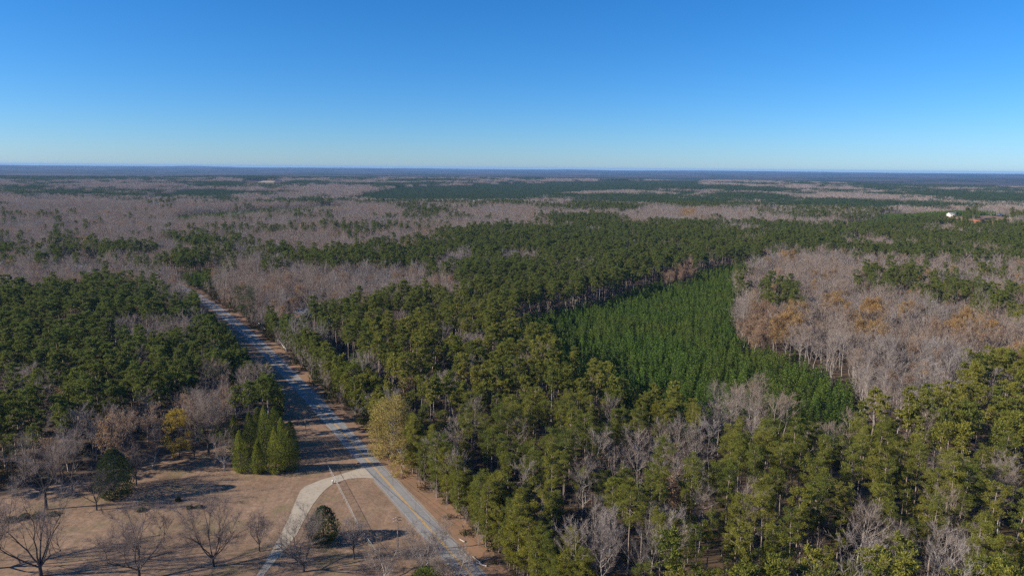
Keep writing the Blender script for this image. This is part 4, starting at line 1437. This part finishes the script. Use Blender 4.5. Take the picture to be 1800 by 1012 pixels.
def house(label, px, py, zg, L_, Wd, Hw, Hr, wall, roof, rz, name='house', cat='house', nwin=4, chimney=True, group=None):
    x, y = at(px, py, zg)
    z = float(ground_z(x, y))
    h = thing(name, label, cat, (x, y, z), rz, group)
    c = MB()
    c.add([(-L_ / 2, -Wd / 2, -0.5), (L_ / 2, -Wd / 2, -0.5), (L_ / 2, Wd / 2, -0.5), (-L_ / 2, Wd / 2, -0.5),
           (-L_ / 2, -Wd / 2, Hw), (L_ / 2, -Wd / 2, Hw), (L_ / 2, Wd / 2, Hw), (-L_ / 2, Wd / 2, Hw)],
          [[0, 1, 5, 4], [1, 2, 6, 5], [2, 3, 7, 6], [3, 0, 4, 7]])
    c.add([(-L_ / 2, -Wd / 2, Hw), (-L_ / 2, Wd / 2, Hw), (-L_ / 2, 0, Hw + Hr)], [[0, 1, 2]])
    c.add([(L_ / 2, -Wd / 2, Hw), (L_ / 2, Wd / 2, Hw), (L_ / 2, 0, Hw + Hr)], [[0, 2, 1]])
    c.build('wall', wall, h)
    c = MB()
    e, t_ = 0.5, 0.18
    k_ = Hr / (Wd / 2)
    for s in (-1, 1):
        y0, z0 = s * (Wd / 2 + e), Hw - e * k_ + 0.06
        P = [(-L_ / 2 - e, y0, z0), (L_ / 2 + e, y0, z0), (L_ / 2 + e, 0, Hw + Hr + 0.06), (-L_ / 2 - e, 0, Hw + Hr + 0.06)]
        P += [(a_, b_, d_ + t_) for a_, b_, d_ in P]
        c.add(P, [[0, 1, 2, 3], [4, 5, 6, 7], [0, 1, 5, 4], [1, 2, 6, 5], [3, 0, 4, 7]])
    rf = c.build('roof', roof, h)
    if chimney:
        c = MB(); c.box((L_ * 0.2, 0.3, Hw + Hr + 0.4), (0.9, 0.9, 1.8)); c.build('chimney', M['white'], rf)
    for k in range(nwin):
        wx = -L_ / 2 + L_ * (k + 0.5) / nwin
        c = MB(); c.box((wx, -Wd / 2 - 0.03, Hw * 0.55), (1.3, 0.1, 1.5)); w_ = c.build('window', M['white'], h)
        c = MB(); c.box((wx, -Wd / 2 - 0.095, Hw * 0.55), (1.05, 0.05, 1.25)); c.build('pane', M['glass'], w_)
    c = MB(); c.box((L_ * 0.06, -Wd / 2 - 0.04, 1.05), (1.0, 0.12, 2.1)); c.build('door', M['black'], h)
    return h
house('grey-shingled house half hidden by pines right of the far road', 541, 556, 0, 16, 9, 2.9, 2.4, M['brick'], M['shingle'], -0.35)
house('large white house on the knoll far right, left of the two white ones', 1675, 382, 20, 20, 11, 4.2, 2.8, M['paleboard'], M['shingle'], 0.15, nwin=5, group='white houses on the far knoll')
house('long low white building on the knoll near the far right edge', 1747, 381, 20, 26, 10, 4.0, 2.6, M['white'], M['white'], -0.1, nwin=5, chimney=False, group='white houses on the far knoll')
house('rust-red roofed barn between the two far white houses', 1720, 389, 19, 17, 10, 2.6, 3.6, M['brick'], M['redroof'], 0.05, 'barn', 'barn', 2, False)
house('long low white shed roof among grey trees at middle left', 147, 472, 0, 36, 7, 2.8, 0.9, M['white'], M['white'], -0.22, 'shed', 'shed', 5, False)

def car(px, py, label, rz):
    x, y = at(px, py)
    r_ = thing('parked_car', label, 'car', (x, y, 0), rz, 'white vehicles by the grey house')
    c = MB()
    pr = [(-2.3, 0.35), (2.3, 0.35), (2.35, 0.75), (1.3, 0.98), (-2.1, 1.02), (-2.35, 0.7)]
    k_ = len(pr)
    c.add([(a_, -0.88, b_) for a_, b_ in pr] + [(a_, 0.88, b_) for a_, b_ in pr], [[q, (q + 1) % k_, k_ + (q + 1) % k_, k_ + q] for q in range(k_)])
    c.f.append(np.array([list(range(k_))])); c.f.append(np.array([list(range(2 * k_ - 1, k_ - 1, -1))]))
    c.build('body', M['white'], r_)
    c = MB()
    lo_ = [(-2.0, -0.8, 1.02), (1.1, -0.8, 1.0), (1.1, 0.8, 1.0), (-2.0, 0.8, 1.02)]
    hi_ = [(-1.7, -0.66, 1.5), (0.4, -0.66, 1.5), (0.4, 0.66, 1.5), (-1.7, 0.66, 1.5)]
    c.add(lo_ + hi_, [[0, 1, 5, 4], [1, 2, 6, 5], [2, 3, 7, 6], [3, 0, 4, 7]]); c.build('windows', M['glass'], r_)
    c = MB(); c.box((-0.65, 0, 1.53), (2.1, 1.34, 0.06)); c.build('roof', M['white'], r_)
    for wx in (-1.45, 1.45):
        for wy in (-0.82, 0.82):
            c = MB(); c.tube([(wx, wy - 0.11, 0.34), (wx, wy + 0.11, 0.34)], [0.34, 0.34], 12); c.build('wheel', M['rubber'], r_)
car(574, 567, 'white vehicle among the pines, nearer of the two by the house', 0.4)
car(583, 562, 'white vehicle among the pines, farther of the two by the house', 0.7)

# fields far off
def field(pts, z):
    P = wpoly(pts, z)
    c = MB()
    V_ = [(a_, b_, float(ground_z(a_, b_)) + 0.4) for a_, b_ in P]
    me = bpy.data.meshes.new('field'); me.from_pydata(V_, [], [list(range(len(V_)))]); me.materials.append(M['field'])
    tag(link('field', me), kind='structure')
field([(437, 324), (478, 322), (488, 318.5), (462, 319.5)], 5)
field([(252, 469), (270, 468), (268, 464), (256, 465)], 0)

yx, yy_ = at(1712, 384, 21)
c = MB()
q_ = np.linspace(-115, 115, 24)
gx_, gy_ = np.meshgrid(yx + q_ * 0.9, yy_ + q_)
V_ = np.stack([gx_, gy_, ground_z(gx_, gy_) + 0.35], -1).reshape(-1, 3)
F_ = [[a_ * 24 + b_, a_ * 24 + b_ + 1, (a_ + 1) * 24 + b_ + 1, (a_ + 1) * 24 + b_] for a_ in range(23) for b_ in range(23)
      if math.hypot(a_ - 11, b_ - 11) < 10.8]
c.add(V_, F_)
tag(c.build('yard', M['lawn'], smooth=True), kind='structure')

# bleached logs dumped on the clay verge
for px, py, ln, rz, lb in ((838, 984, 4.2, 2.2, 'bleached log on the clay verge, nearer the road of the three'), (846, 992, 3.4, 2.6, 'bleached log lowest on the clay verge at bottom'),
                           (854, 984, 3.0, 0.5, 'bleached log nearest the pines on the clay verge'), (812, 950, 2.4, 2.4, 'short pale log alone farther up the clay verge')):
    x, y = at(px, py)
    c = MB(); c.tube([(-ln / 2, 0, 0.2), (0, 0.06, 0.22), (ln / 2, 0, 0.2)], [0.19, 0.17, 0.12], 7)
    c.f.append(np.array([[0, 1, 2, 3, 4, 5, 6]]))
    o = c.build('log', M['deadwood'])
    o.location = (x, y, 0); o.rotation_euler = (0, 0, rz)
    tag(o, lb, 'log', 'bleached logs on the verge')

# ------------------------------------------------------------------ the air
def air():
    m, N, L = new_mat('haze_air')
    out = N.new('ShaderNodeOutputMaterial')
    pv = N.new('ShaderNodeVolumePrincipled')
    pv.inputs['Color'].default_value = (0.25, 0.51, 0.95, 1)
    pv.inputs['Density'].default_value = 3.0e-5
    pv.inputs['Anisotropy'].default_value = 0.0
    L.new(pv.outputs[0], out.inputs['Volume'])
    b = MB()
    b.box((0, 0, 59.5), (64000, 64000, 139))
    o = b.build('haze', m)
    tag(o, kind='stuff')
air()
